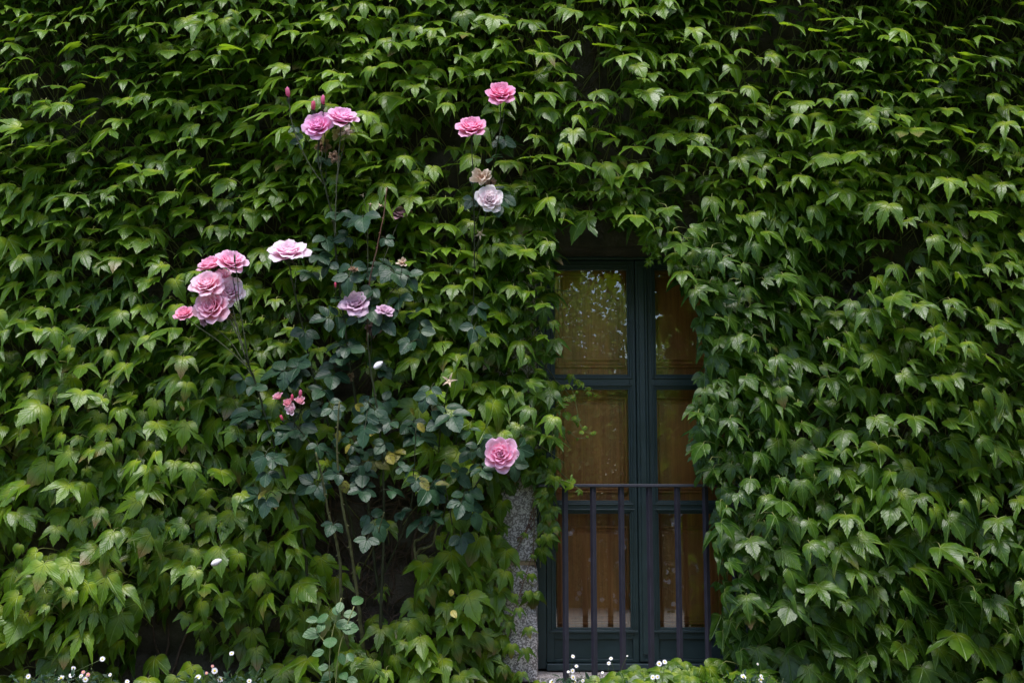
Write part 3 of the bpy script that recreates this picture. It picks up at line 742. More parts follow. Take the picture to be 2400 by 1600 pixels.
def sepals(mb, c, Mx, R_, rs, droop=1.9, L=.75):
    for k in range(5):
        az = k * 1.2566 + rs.uniform(-.2, .2); pts_ = []; rho_, h = .05 * R_, -.05 * R_
        W = [.13, .15, .10, .05, .004]
        rows_ = []
        for j in range(5):
            an = droop * (.5 + .16 * j) + rs.uniform(-.1, .1)
            rho_ += L * R_ / 5 * math.sin(an); h += L * R_ / 5 * math.cos(an)
            u = Vector((-math.sin(az), math.cos(az), 0)) * W[j] * R_
            q = Vector((rho_ * math.cos(az), rho_ * math.sin(az), h)); rows_ += [c + Mx @ (q - u), c + Mx @ (q + u)]
        mb.add([tuple(v) for v in rows_], [(2 * j, 2 * j + 1, 2 * j + 3, 2 * j + 2) for j in range(4)])
def hip(mb, c, Mx, r, ln):
    ax = Mx @ Vector((0, 0, -1)); mb.tube([c + ax * ln * k for k in (-.15, .1, .4, .75, 1.0)], [r * .9, r * 1.15, r * 1.1, r * .7, r * .4], 8)
rose = thing('rose_bush', 'tall climbing rose with pink and withered blooms on long canes before the ivy', 'rose bush', loc=at(850, 1640, -.40))
YRZ = -.52
BLOOMS = {}
def bloom(px, py, rpx, d, cols, kind='open', Y=YRZ, label=None, name='rose_bloom', seed=None):
    rs_ = random.Random(seed if seed is not None else int(px * 7 + py)); c = at(px, py, Y); s = (c.y - CAM.y) / 3000
    R_ = rpx * s * (1.14 if kind in ('open', 'flat') else 1.08); Mx = rose_frame(d) @ Matrix.Rotation(rs_.uniform(0, 6), 3, 'Z'); m = MB()
    if kind == 'open':
        n = 30; base = c - Mx @ Vector((0, 0, R_ * .46))
        for i in range(n):
            f = i / (n - 1); az = i * 2.39996 + rs_.uniform(-.2, .2); g = f ** 1.15
            op = R(4) + (R(70)) * g; L = R_ * (.70 + .40 * g)
            petal_grid(m, Mx, base, az, R_ * (.03 + .05 * f), L, R_ * (.24 + .50 * f ** .8), op * .95 + R(10) * f, op * .80, R(2) + R(52) * f ** 1.6 + rs_.uniform(-.15, .2), .5, cols, rs_)
    elif kind == 'flat':     # wide and blown, seen from the side
        n = 26; base = c - Mx @ Vector((0, 0, R_ * .36))
        for i in range(n):
            f = i / (n - 1); az = i * 2.39996 + rs_.uniform(-.25, .25); op = R(6) + R(74) * f ** 1.1
            petal_grid(m, Mx, base, az, R_ * .05, R_ * (.60 + .50 * f), R_ * (.30 + .36 * f), op * .7, op, R(10) + R(30) * f + rs_.uniform(-.3, .3), .4, cols, rs_, ragged=.012)
    elif kind == 'half':
        n = 16; base = c - Mx @ Vector((0, 0, R_ * .7))
        for i in range(n):
            f = i / (n - 1); az = i * 2.39996; op = R(2) + R(42) * f ** 1.2
            petal_grid(m, Mx, base, az, R_ * (.03 + .06 * f), R_ * (1.25 + .12 * f), R_ * (.30 + .42 * f), op + R(14) * f, op - R(10), R(5) + R(60) * f ** 1.5, .7, cols, rs_)
    elif kind == 'bud':
        n = 8; base = c - Mx @ Vector((0, 0, R_ * .9))
        for i in range(n):
            f = i / (n - 1); az = i * 2.39996
            petal_grid(m, Mx, base, az, R_ * .04, R_ * (2.0 - .25 * f), R_ * (.30 + .22 * f), R(40 + 8 * f), -R(34 - 10 * f), R(2) + R(40) * f ** 4, .9, cols, rs_)
    elif kind == 'dry':
        n = 15; base = c - Mx @ Vector((0, 0, R_ * .5))
        for i in range(n):
            f = i / (n - 1); az = i * 2.39996 + rs_.uniform(-.5, .5); op = R(5) + R(60) * f + rs_.uniform(-.4, .4)
            petal_grid(m, Mx, base, az, R_ * .06, R_ * rs_.uniform(.7, 1.1), R_ * rs_.uniform(.2, .42), op, op + rs_.uniform(-.5, .9), rs_.uniform(-.8, 1.6), .5, cols, rs_, ragged=.035)
    elif kind == 'star':
        pass
    if m.n:
        o = m.build(name, M['petal'], rose)
        if label: o['label'] = label
    cal = MB(); base = c - Mx @ Vector((0, 0, R_ * {'open': .46, 'flat': .36, 'half': .7, 'bud': .9, 'dry': .5, 'star': 0}[kind]))
    if kind == 'star': sepals(cal, base, Mx, R_, rs_, 1.45, 1.1)
    elif kind == 'bud': sepals(cal, base, Mx, R_, rs_, 1.3, 1.0)
    else: sepals(cal, base, Mx, R_, rs_, 1.75, .6)
    k = {'bud': .32, 'star': .25, 'half': .24}.get(kind, .13); hip(cal, base, Mx, R_ * k, R_ * k * 2.6)
    if m.n: cal.build('calyx', M['dry_calyx'] if cols is BROWN else M['cane'], o)
    else:
        o = cal.build(name, M['dry_calyx'], rose)
        if label: o['label'] = label
    return base
M['dry_calyx'] = simple('dry_calyx', (.45, .34, .24, 1), .7, .3, 60, .3, .3)
F = (0, -1, 0)
B = bloom
b1 = B(745, 292, 35, (-.15, -1, .35), PINK, label='upper left open pink bloom of the top pair'); b2 = B(803, 270, 36, (.25, -.75, .85), PALE and ((.90, .30, .52), (.94, .60, .84)), label='paler pink bloom, right of the top pair')
bb1 = B(675, 218, 14, (-.1, -.3, 1), DEEP, 'bud', name='rose_bud', label='slim dark pink bud standing alone at top left'); bb2 = B(734, 249, 13, (.05, -.3, 1), RED, 'bud', name='rose_bud'); bb3 = B(757, 236, 13, (.05, -.25, 1), DEEP, 'bud', name='rose_bud')
b4 = B(1175, 215, 34, (.1, -.95, .6), PINK and ((.90, .16, .34), (.94, .44, .68)), label='topmost bright pink bloom on the right cane'); b5 = B(1105, 294, 35, (0, -.85, .75), ((.90, .20, .38), (.94, .48, .70)))
b6 = B(1128, 413, 32, (-.3, -1, .3), BEIGE, 'dry', label='beige withered bloom'); b6b = B(1152, 428, 15, (.5, -.8, -.2), BROWN, 'dry', Y=-.45, label='brown shrivelled bloom')
b7 = B(1147, 465, 31, (.1, -1, .15), WHITE, label='faded near-white bloom')
b8 = B(675, 590, 48, (.05, -.72, .85), PALE, 'flat', label='widest pale pink bloom')
b9 = B(543, 608, 36, (.3, -.7, .8), PALE and ((.92, .32, .48), (.95, .64, .82)), seed=5); b10 = B(492, 615, 30, (-.3, -.6, .9), ((.90, .24, .40), (.93, .52, .70)), seed=6, Y=-.46)
b11 = B(484, 662, 38, (-.1, -.8, .6), ((.92, .36, .46), (.95, .68, .82)), seed=8); b12 = B(538, 680, 34, (.25, -1, .35), PALE, seed=9, Y=-.50)
b13 = B(494, 716, 40, (-.2, -1, .25), ((.92, .26, .38), (.95, .60, .76)), seed=3, Y=-.52); bx = B(520, 648, 25, (0, -.8, .6), ((.92, .36, .50), (.95, .68, .82)), seed=15, Y=-.47); bx2 = B(505, 690, 24, (0, -.9, .3), PALE, seed=16, Y=-.47)
b14 = B(429, 733, 22, (-.2, -.8, .6), ((.90, .22, .36), (.93, .46, .64)), 'open')
b15 = B(474, 757, 15, (-.5, -.6, -.6), LILAC, 'dry'); b16 = B(527, 740, 19, (.3, -.7, -.6), BROWN, 'dry', Y=-.46, label='brown shrivelled bloom'); b16b = B(515, 722, 26, (.5, -.9, -.1), PALE, 'dry', Y=-.48)
b17 = B(833, 712, 36, (-.1, -.9, .6), ((.60, .30, .46), (.78, .58, .72)), 'flat', Y=-.47, label='dusky lilac bloom half hidden by leaves'); b18 = B(903, 728, 22, (.3, -.6, .8), ((.60, .30, .46), (.74, .54, .68)), 'flat', Y=-.50)
b19 = B(872, 772, 23, (.2, -.8, -.6), ((.24, .10, .12), (.45, .26, .34)), 'dry', Y=-.38); b20 = B(937, 500, 27, (0, -.5, .6), DULL, 'flat', Y=-.34, label='dark dried bloom among ivy leaves')
b21 = B(942, 613, 17, (-.1, -.6, .6), BEIGE, 'dry', label='beige withered bloom'); b22 = B(828, 630, 12, (0, -.6, .6), BROWN, 'dry')
cl = [(650, 928, 12, (-.5, -.6, .8), ((.82, .30, .42), (.86, .5, .6)), 'half'), (674, 944, 12, (-.3, -.9, .6), ((.78, .18, .26), (.84, .4, .5)), 'half'), (685, 932, 9, (0, -.4, 1), RED, 'bud'),
      (704, 922, 9, (.1, -.4, 1), DEEP, 'bud'), (703, 939, 13, (.1, -.8, .7), ((.80, .28, .38), (.86, .48, .58)), 'half'), (681, 960, 14, (-.2, -1, .2), PALE, 'half'), (660, 979, 8, (-.4, -.5, .8), RED, 'bud')]
bc = [B(*q, name='rose_bud') for q in cl]
b23 = B(1173, 1064, 37, (-.05, -1, .12), ((.92, .22, .38), (.95, .56, .78)), label='full pink bloom, lowest on the bush near the granite jamb', seed=12)
b24 = B(815, 313, 20, (.3, -.6, -.5), WHITE, 'dry', Y=-.44); b25 = B(755, 345, 21, (0, -.7, -.4), BROWN, 'dry', Y=-.43, label='brown shrivelled bloom'); b26 = B(783, 366, 17, (.2, -.9, 0), BROWN, 'dry', label='brown shrivelled bloom'); b25b = B(795, 312, 22, (-.1, -.8, -.3), BEIGE, 'dry', Y=-.42)
b27 = B(786, 668, 7, (0, -.4, 1), RED, 'bud', name='rose_bud'); b28 = B(1053, 893, 18, (-.1, -1, .3), BROWN, 'star', name='bare_calyx', label='pale star-shaped calyx that lost its petals')
b29 = B(1125, 548, 15, (0, -.8, -.5), BROWN, 'star', name='bare_calyx'); b30 = B(550, 603, 7, (0, -.2, 1), ((.12, .16, .06), (.3, .2, .12)), 'bud', name='rose_bud', Y=-.56)
b31 = B(868, 480, 9, (0, -.4, .9), BROWN, 'star', name='bare_calyx', Y=-.42); b32 = B(850, 458, 8, (-.3, -.4, .9), BROWN, 'star', name='bare_calyx', Y=-.42); b33 = B(890, 483, 9, (.4, -.4, .7), BROWN, 'star', name='bare_calyx', Y=-.42)
b34 = B(818, 885, 14, (0, -.8, -.2), BROWN, 'dry', Y=-.36, label='brown shrivelled bloom')
# canes: (start, pixels..., radius px base, radius px tip)
def cane(pts_, r0, r1, start=None, Y=(-.14, YRZ), mat='cane', thorns=True):
    k = len(pts_); pp = [at(q[0], q[1], Y[0] + (Y[1] - Y[0]) * (i / (k - 1)) ** .7) for i, q in enumerate(pts_)]
    if start is not None: pp[-1] = start
    pp = smooth_path(pp, 6); m = MB(); nn = len(pp)
    pp = [q + Vector((rs.uniform(-1, 1), rs.uniform(-1, 1), 0)) * .0012 for q in pp]
    m.tube(pp, [(r0 + (r1 - r0) * i / nn) * .00125 for i in range(nn)], 7, wob=.08)
    if thorns:
        for i in range(3, nn - 3, 3):
            q = pp[i]; s = rs.choice((-1, 1)); d = Vector((s, rs.uniform(-.5, .1), -.3)).normalized(); r = (r0 + (r1 - r0) * i / nn) * .00165
            m.tube([q + d * r * .5, q + d * (r + .006)], [r * .5 + .0008, .0002], 4)
    m.build('cane', M[mat], rose)
cane([(735, 1520), (722, 1400), (715, 1290), (690, 1190), (655, 1080), (625, 985), (600, 900), (583, 855), (575, 835)], 4.2, 2.6)
cane([(575, 835), (563, 800), (545, 760), (527, 735), (510, 722)], 2.6, 1.5, b13, Y=(YRZ, -.5))
cane([(583, 850), (572, 780), (562, 720), (557, 660), (550, 612)], 2.0, 1.1, b30, Y=(YRZ, -.56))
cane([(590, 880), (560, 830), (530, 790), (505, 750)], 1.6, 1.1, b15, Y=(YRZ, -.5)); cane([(585, 865), (520, 805), (470, 770), (438, 748)], 1.5, 1.1, b14, Y=(YRZ, YRZ))
cane([(575, 835), (560, 780), (548, 735), (541, 700)], 1.6, 1.2, b12, Y=(YRZ, -.5)); cane([(570, 810), (548, 750), (530, 745)], 1.5, 1.1, b16, Y=(YRZ, -.46))
cane([(562, 735), (552, 690), (545, 645), (543, 620)], 1.5, 1.2, b9, Y=(YRZ, YRZ)); cane([(548, 740), (520, 700), (495, 640)], 1.5, 1.2, b10, Y=(-.45, -.46)); cane([(545, 750), (510, 720), (486, 680)], 1.5, 1.2, b11, Y=(-.45, YRZ))
cane([(840, 1290), (800, 1130), (765, 980), (735, 880), (712, 780), (702, 735), (692, 690), (684, 655), (676, 625)], 3.4, 2.0, b8)
cane([(690, 680), (694, 650), (692, 636)], 1.2, .8, Y=(YRZ, YRZ))
cane([(900, 1480), (870, 1250), (850, 1050), (820, 850), (800, 700), (788, 600), (785, 545), (775, 490), (760, 430), (745, 370), (742, 330)], 4.4, 1.9, b1)
cane([(786, 555), (787, 480), (790, 420), (795, 350), (800, 300)], 2.0, 1.3, b2, Y=(YRZ, YRZ)); cane([(790, 430), (792, 390), (789, 380)], 1.4, 1, b26, Y=(YRZ, YRZ))
cane([(757, 430), (735, 400), (712, 360), (690, 310), (681, 270), (677, 240)], 1.6, 1.0, bb1, Y=(YRZ, YRZ)); cane([(745, 372), (748, 330), (740, 290), (736, 265)], 1.3, 1.0, bb2, Y=(-.46, YRZ)); cane([(765, 430), (762, 340), (758, 290), (757, 255)], 1.3, 1.0, bb3, Y=(-.45, YRZ))
cane([(750, 400), (752, 370)], 1.3, 1.0, b25, Y=(YRZ, -.43)); cane([(788, 420), (812, 350)], 1.3, 1.0, b24, Y=(YRZ, -.44))
cane([(1015, 1330), (1060, 1100), (1095, 850), (1110, 700), (1112, 560), (1110, 470), (1108, 400), (1106, 340)], 2.6, 1.5, b5)
cane([(1095, 800), (1105, 580), (1120, 510), (1150, 430), (1160, 370), (1172, 300), (1175, 250)], 2.2, 1.4, b4); cane([(1112, 590), (1130, 540), (1142, 500)], 1.6, 1.2, b7, Y=(-.44, YRZ))
cane([(1112, 480), (1122, 440)], 1.3, 1.1, b6, Y=(-.46, YRZ)); cane([(1168, 330), (1180, 280), (1185, 230)], 1.1, .8, Y=(YRZ, YRZ))
cane([(860, 800), (862, 700), (870, 640), (884, 580), (898, 510), (907, 440)], 2.4, 1.3, mat='red_cane', Y=(-.40, -.46)); cane([(862, 660), (862, 600), (862, 530), (868, 490)], 1.6, 1.1, b31, Y=(-.4, -.42)); cane([(866, 520), (856, 480), (850, 462)], 1, .8, b32, Y=(-.42, -.42)); cane([(868, 510), (880, 495), (889, 485)], 1, .8, b33, Y=(-.42, -.42))
cane([(1045, 1150), (1030, 1080), (1032, 1010), (1042, 950), (1052, 900)], 2.2, 1.3, b28); cane([(690, 1000), (690, 970), (688, 950), (686, 940)], 1.5, 1, bc[2], Y=(-.44, YRZ)); cane([(692, 985), (703, 965), (703, 952)], 1.4, 1, bc[4], Y=(-.46, YRZ)); cane([(690, 990), (672, 985), (662, 985)], 1.2, .8, bc[6], Y=(-.46, YRZ))
cane([(760, 1110), (735, 1050), (705, 1010), (690, 990)], 2.2, 1.6, Y=(-.36, -.46)); cane([(700, 985), (704, 950), (705, 930)], 1.2, .9, bc[3], Y=(-.47, YRZ)); cane([(688, 975), (660, 950), (651, 940)], 1.1, .9, bc[0], Y=(-.47, YRZ)); cane([(688, 985), (682, 972)], 1.2, .9, bc[5], Y=(-.47, YRZ)); cane([(688, 980), (678, 955)], 1.2, .9, bc[1], Y=(-.47, YRZ))
cane([(1020, 1330), (1060, 1230), (1120, 1130), (1160, 1090)], 3.0, 1.8, b23); cane([(1060, 1230), (1050, 1170), (1040, 1120)], 2.0, 1.4, Y=(-.4, -.42))
cane([(830, 1600), (812, 1490), (800, 1400), (795, 1300), (770, 1200), (755, 1120), (740, 1060)], 6.0, 2.4, mat='moss_wood'); cane([(865, 1600), (850, 1500), (838, 1400), (822, 1280), (802, 1180), (790, 1060), (795, 940)], 6.5, 2.2, mat='moss_wood')
cane([(900, 1600), (892, 1460), (898, 1300), (900, 1150), (890, 1000), (868, 860), (862, 780)], 5.0, 2.0); cane([(975, 1310), (972, 1270), (985, 1262), (1005, 1245), (1012, 1232)], 4.2, 3.4, mat='moss_wood', thorns=False, Y=(-.30, -.34)); cane([(974, 1300), (985, 1285), (1002, 1282), (1018, 1265), (1025, 1200), (1030, 1120)], 4.2, 2.6, mat='moss_wood', Y=(-.30, -.40))
cane([(880, 1380), (920, 1300), (960, 1200), (970, 1100), (975, 1000)], 2.8, 1.4); cane([(850, 1330), (880, 1270), (900, 1200)], 2.2, 1.4, mat='moss_wood'); cane([(845, 720), (842, 700), (836, 725)], 1.4, 1.2, b17, Y=(-.42, -.40)); cane([(866, 800), (895, 760), (902, 740)], 1.3, 1.1, b18, Y=(-.4, -.42))
cane([(870, 830), (876, 800)], 1.3, 1, b19, Y=(-.4, -.38)); cane([(905, 700), (935, 660), (942, 630)], 1.3, 1, b21, Y=(-.4, YRZ)); cane([(862, 700), (835, 660), (829, 642)], 1.2, .9, b22, Y=(-.4, YRZ)); cane([(895, 620), (925, 540), (936, 510)], 1.2, .9, b20, Y=(-.4, -.34)); cane([(800, 740), (788, 700), (786, 675)], 1.2, .8, b27, Y=(-.4, YRZ)); cane([(1112, 640), (1122, 580)], 1.2, .9, b29, Y=(-.44, YRZ))
# compound leaves: px, py of the end leaflet's base, length px, direction of the tip (deg from down, + to the right), leaflets
SPR = [(765, 375, 38, 5, 3), (690, 300, 22, -40, 3), (705, 330, 28, -75, 3), (795, 500, 46, 10, 3), (835, 515, 44, -150, 3), (850, 510, 52, 25, 3), (765, 560, 44, 0, 3), (812, 555, 34, -70, 3), (750, 600, 42, 40, 5), (725, 640, 40, -40, 3),
       (818, 650, 48, 0, 5), (800, 700, 36, -50, 3), (860, 640, 36, 60, 3), (900, 630, 46, -60, 5), (925, 640, 50, 15, 5), (958, 650, 42, 30, 3), (850, 710, 46, 10, 3), (868, 730, 50, 20, 3), (835, 745, 42, -15, 3), (975, 735, 38, 40, 3), (900, 755, 48, 40, 3),
       (765, 745, 42, -75, 5), (715, 780, 44, -5, 3), (800, 810, 42, -70, 5), (805, 835, 42, 0, 3), (820, 815, 42, 70, 3), (985, 780, 42, 10, 5), (960, 805, 38, -30, 3), (1120, 720, 38, 30, 3), (1110, 770, 40, -20, 3), (660, 870, 56, -70, 5), (685, 875, 52, 20, 3),
       (700, 850, 38, 80, 3), (780, 880, 50, -5, 5), (755, 915, 44, -40, 3), (880, 850, 36, 50, 3), (900, 870, 30, 30, 3), (570, 890, 36, -15, 3), (600, 905, 36, 60, 3), (580, 965, 54, -15, 5), (600, 975, 44, 70, 3), (560, 1000, 40, 10, 3),
       (700, 1005, 54, 5, 5), (680, 1010, 48, -40, 3), (715, 1015, 38, 65, 3), (745, 1045, 32, 0, 3), (770, 1060, 32, 60, 3), (800, 1030, 32, 0, 5), (830, 1045, 30, 50, 3), (845, 950, 34, 60, 3), (880, 960, 40, 40, 5), (905, 940, 38, 90, 3), (915, 990, 34, -30, 3),
       (985, 1020, 52, -55, 5), (990, 1025, 44, 40, 3), (970, 990, 34, 10, 3), (1060, 975, 54, 35, 5), (1035, 990, 42, -60, 3), (1000, 930, 40, -10, 5), (1030, 950, 34, 70, 3), (960, 1000, 40, 20, 3), (855, 1005, 46, 5, 5), (880, 990, 38, 20, 3),
       (840, 1090, 36, -60, 5), (850, 1110, 42, 5, 3), (880, 1080, 40, 60, 5), (790, 1110, 34, -80, 3), (730, 1135, 44, -60, 5), (745, 1140, 38, 25, 3), (770, 1105, 34, 60, 3), (620, 1070, 42, -10, 3), (645, 1075, 40, 70, 3), (625, 1110, 38, 10, 3),
       (600, 1160, 48, -75, 3), (625, 1175, 40, 8, 3), (1000, 1150, 50, -40, 5), (1010, 1150, 44, 55, 3), (975, 1125, 30, -10, 3), (940, 1095, 26, 80, 3), (960, 1100, 26, -80, 3), (1075, 1110, 44, 25, 5), (1100, 1060, 38, -50, 5), (1130, 1100, 40, 20, 5), (1150, 1030, 34, -50, 3),
       (1190, 1060, 38, 40, 3), (1205, 1090, 40, 10, 5), (1220, 1050, 38, 70, 3), (1140, 1040, 34, -60, 3), (1080, 1180, 42, -20, 5), (1110, 1200, 46, 20, 5), (1100, 1150, 40, 60, 3), (1080, 1260, 40, 10, 3), (780, 1230, 34, -20, 3), (850, 1150, 40, 0, 5), (880, 1230, 44, 30, 5),
       (860, 1265, 36, -10, 3), (920, 1150, 38, 60, 3), (940, 1200, 30, 50, 3), (980, 1230, 40, -30, 5), (1010, 1210, 36, 40, 3), (1120, 410, 38, -10, 3), (1155, 370, 30, 90, 3), (1180, 460, 40, 50, 5), (1165, 480, 38, 10, 3), (1105, 470, 30, -30, 3), (1165, 330, 26, 60, 3), (900, 1040, 34, -30, 3), (1185, 330, 30, 50, 3),
       (780, 960, 36, 30, 5), (730, 960, 36, 60, 3), (925, 1060, 36, 20, 3), (810, 760, 40, 30, 3), (870, 680, 38, -20, 3), (905, 560, 28, 40, 3), (640, 1010, 40, -20, 3), (1095, 1010, 36, 20, 3), (935, 700, 40, 20, 3), (770, 620, 36, -20, 3)]
PL, DL, SL, YL, AL, MX_ = [], [], [], [], [], []
rach = ([], [], [])
spot = []
for (px, py, ln, dg, nl) in SPR:
    Y = rs.uniform(-.50, -.38); c = at(px, py, Y); s = (Y - CAM.y) / 3000; L_ = ln * s * 1.04
    up = rs.uniform(15, 60); yw = rs.gauss(0, 20)
    Xf, Tf, Nf = frames(np.array([R(up)]), np.array([R(yw)]), np.array([R(dg)])); Tq, Xq, Nq = Vector(Tf[0]), Vector(Xf[0]), Vector(Nf[0])
    ent = [(c, dg, L_)]
    for k in range(nl // 2):
        q = c - Tq * L_ * (.12 + .55 * k)
        ent += [(q + Xq * L_ * .05, dg + rs.uniform(58, 80), L_ * (.86 - .1 * k)), (q - Xq * L_ * .05, dg - rs.uniform(58, 80), L_ * (.86 - .1 * k))]
    e = c - Tq * L_ * (.3 + .6 * (nl // 2)); rach[0].append(e + Vector((rs.uniform(-.02, .02), .05, -.03))); rach[1].append(e); rach[2].append(c)
    sick = 830 < px < 1060 and 900 < py < 1180 and rs.random() < .10
    for (q, dd, l_) in ent:
        PL.append(q); AL.append(R(up + rs.gauss(0, 9))); MX_.append(R(yw + rs.gauss(0, 12))); DL.append(R(dd)); SL.append(l_); YL.append(.15 + .5 * rs.random() ** 2); spot.append(sick and rs.random() < .7)
for px, py, ln, dg in ((625, 1148, 34, -10), (805, 1125, 34, 10), (980, 1120, 42, 30), (1020, 1135, 38, 70), (832, 948, 32, 75), (822, 1040, 28, 0), (910, 1062, 34, 20), (1072, 1170, 26, 10), (1058, 1430, 26, 20), (1060, 1380, 18, 0), (870, 1010, 30, -20), (795, 1008, 30, 10), (960, 960, 30, 60), (980, 990, 30, 20)):
    PL.append(at(px, py, -.46)); AL.append(R(rs.uniform(0, 65))); MX_.append(R(rs.gauss(0, 35))); DL.append(R(dg + rs.gauss(0, 25))); SL.append(ln / 700); YL.append(rs.uniform(.25, .95)); spot.append(True)
spot = np.array(spot); k = len(PL); Pn = np.array(PL); Xn, Tn, Nn = frames(np.array(AL), np.array(MX_), np.array(DL))
ti = np.stack([rng.random(k) * .8, np.array(YL), np.where(spot, .8, 0), np.ones(k)], 1); SLn = np.array(SL)
for nm, mk, sel in (('foliage', 'rose_leaf', ~spot), ('yellowed_leaves', 'spotted', spot)):
    j = int(sel.sum()); o = scatter_leaves(nm, M[mk], rose, ROSE_T, Pn[sel], Xn[sel], Tn[sel], Nn[sel], SLn[sel], rng.uniform(-.5, .35, j), rng.uniform(.0, .35, j), rng.uniform(.05, .3, j), ti[sel])
    if nm != 'foliage': o['label'] = 'yellow rose leaves with black spots'
    else: rf_ = o
join([rf_, tubes_np('leaf_stalks', M['cane'], rose, np.array(rach[0]), np.array(rach[1]), np.array(rach[2]), .0016, .0009, 5, 5)])

# young pale shoot at the foot
yr = thing('young_rose_shoot', 'pale green young rose shoot at the foot of the wall below the bush', 'rose shoot', loc=at(790, 1620, -.42))
m = MB()
for pts_ in ([(775, 1620), (772, 1560), (776, 1500), (790, 1440), (800, 1400)], [(785, 1620), (790, 1560), (800, 1500), (830, 1420)], [(776, 1520), (750, 1490), (740, 1470)]):
    m.tube(smooth_path([at(a_, b_, -.5) for a_, b_ in pts_], 5), .0018, 6)
m.build('stem', M['petiole'], yr)
LV = [(752, 1480, 46, -75), (775, 1492, 42, 10), (790, 1455, 42, 60), (800, 1470, 44, 85), (770, 1440, 36, -60), (825, 1415, 40, 125), (800, 1410, 30, -20), (760, 1525, 32, -70), (795, 1530, 32, 20), (815, 1530, 26, 40), (780, 1575, 34, -50), (800, 1575, 34, 50),
      (765, 1600, 34, -60), (790, 1600, 36, 10), (745, 1450, 30, -90), (805, 1440, 34, 100), (760, 1460, 30, -30), (785, 1420, 28, 30), (770, 1560, 26, -80), (812, 1590, 30, 80)]
k = len(LV); Pn = np.array([at(a_, b_, -.5 + rng.normal(0, .015)) for a_, b_, *_ in LV]); Xn, Tn, Nn = frames(rng.uniform(R(20), R(60), k), rng.normal(0, R(15), k), np.array([R(q[3]) for q in LV]))
ti = np.stack([rng.random(k) * .2, rng.uniform(.9, 1.0, k), np.zeros(k), np.ones(k)], 1)
M['young'] = leaf_material('young_rose_leaf', (.04, .10, .032, 1), (.065, .15, .05, 1), (.12, .22, .10, 1), rough=.4, trans=.28, vein_c=(.2, .32, .16, 1), lines=((0, 1),), rib=13, redtip=False)
scatter_leaves('foliage', M['young'], yr, ROSE_T, Pn, Xn, Tn, Nn, np.array([q[2] for q in LV]) / 700, rng.uniform(-.3, .3, k), rng.uniform(0, .3, k), rng.uniform(.0, .25, k), ti)

# fallen white petals
M['white_petal'] = simple('white_petal', (.70, .65, .69, 1), .5, .3, 60, .08, .2)
for px, py, rot, lab, Y in ((507, 1317, 62, 'single white petal caught on an ivy leaf at lower left', -.42), (886, 856, 48, 'single white petal lying on a dark rose leaf', -.52)):
    c = at(px, py, Y); m = MB(); n = 9; vs = []; L_ = .040
    Mr = Matrix.Rotation(R(rot), 3, 'Y') @ Matrix.Rotation(R(-20), 3, 'X')
    for j in range(7):
        t_ = j / 6; hw = .010 * math.sin(math.pi * min(1, t_ * .9 + .04)) ** .7 + .0008
        for i in range(5):
            s = -1 + i / 2; vs.append(tuple(c + Mr @ Vector((s * hw, -.006 * (1 - s * s) - .004 * math.sin(t_ * 3), (.5 - t_) * L_))))
    m.add(vs, [(j * 5 + i, j * 5 + i + 1, (j + 1) * 5 + i + 1, (j + 1) * 5 + i) for j in range(6) for i in range(4)])
    o = m.build('fallen_petal', M['white_petal']); sm = o.modifiers.new('thick', 'SOLIDIFY'); sm.thickness = .0006
    tag(o, lab, 'petal')

# ------------------------------------------------------------------ fleabane daisies
M['daisy_w'] = simple('daisy_white', (.70, .68, .70, 1), .6, .2, 60, .06, .1); M['daisy_p'] = simple('daisy_pink', (.62, .26, .30, 1), .6, .2, 60, .1, .1)
M['daisy_y'] = simple('daisy_centre', (.70, .52, .06, 1), .7, .2, 200, .2, .5); M['wispy'] = simple('wispy_stem', (.09, .12, .045, 1), .6, .3, 50, .3, .1)
def daisy(parent, px, py, r, Y, d, mat):
    c = at(px, py, Y); Mx = rose_frame(d) @ Matrix.Rotation(rs.uniform(0, 6), 3, 'Z'); R_ = r * .78 * (Y - CAM.y) / 3000; m = MB(); n = 22
    for k in range(n):
        a_ = 2 * math.pi * k / n + rs.uniform(-.08, .08); l = R_ * rs.uniform(.88, 1.05); wd = R_ * .13; h = rs.uniform(-.1, .12) * R_
        u = Vector((math.cos(a_), math.sin(a_), 0)); v = Vector((-math.sin(a_), math.cos(a_), 0))
        q = [u * R_ * .25 - v * wd * .5, u * R_ * .25 + v * wd * .5, u * l * .75 + v * wd + Vector((0, 0, h * .6)), u * l + Vector((0, 0, h)), u * l * .75 - v * wd + Vector((0, 0, h * .6))]
        m.add([tuple(c + Mx @ x_) for x_ in q], [(0, 1, 2, 3, 4)], mi=0)
    vs = [tuple(c + Mx @ Vector((0, 0, R_ * .2)))]; nn = 10
    for rr_, hh in ((.2, .16), (.36, .04)):
        vs += [tuple(c + Mx @ Vector((R_ * rr_ * math.cos(2 * math.pi * k / nn), R_ * rr_ * math.sin(2 * math.pi * k / nn), R_ * hh))) for k in range(nn)]
    m.add(vs, [(0, 1 + k, 1 + (k + 1) % nn) for k in range(nn)] + [(1 + k, 11 + k, 11 + (k + 1) % nn, 1 + (k + 1) % nn) for k in range(nn)], mi=1)
    o = m.build('daisy_flower', [M[mat], M['daisy_y']], parent, smooth=False); return c
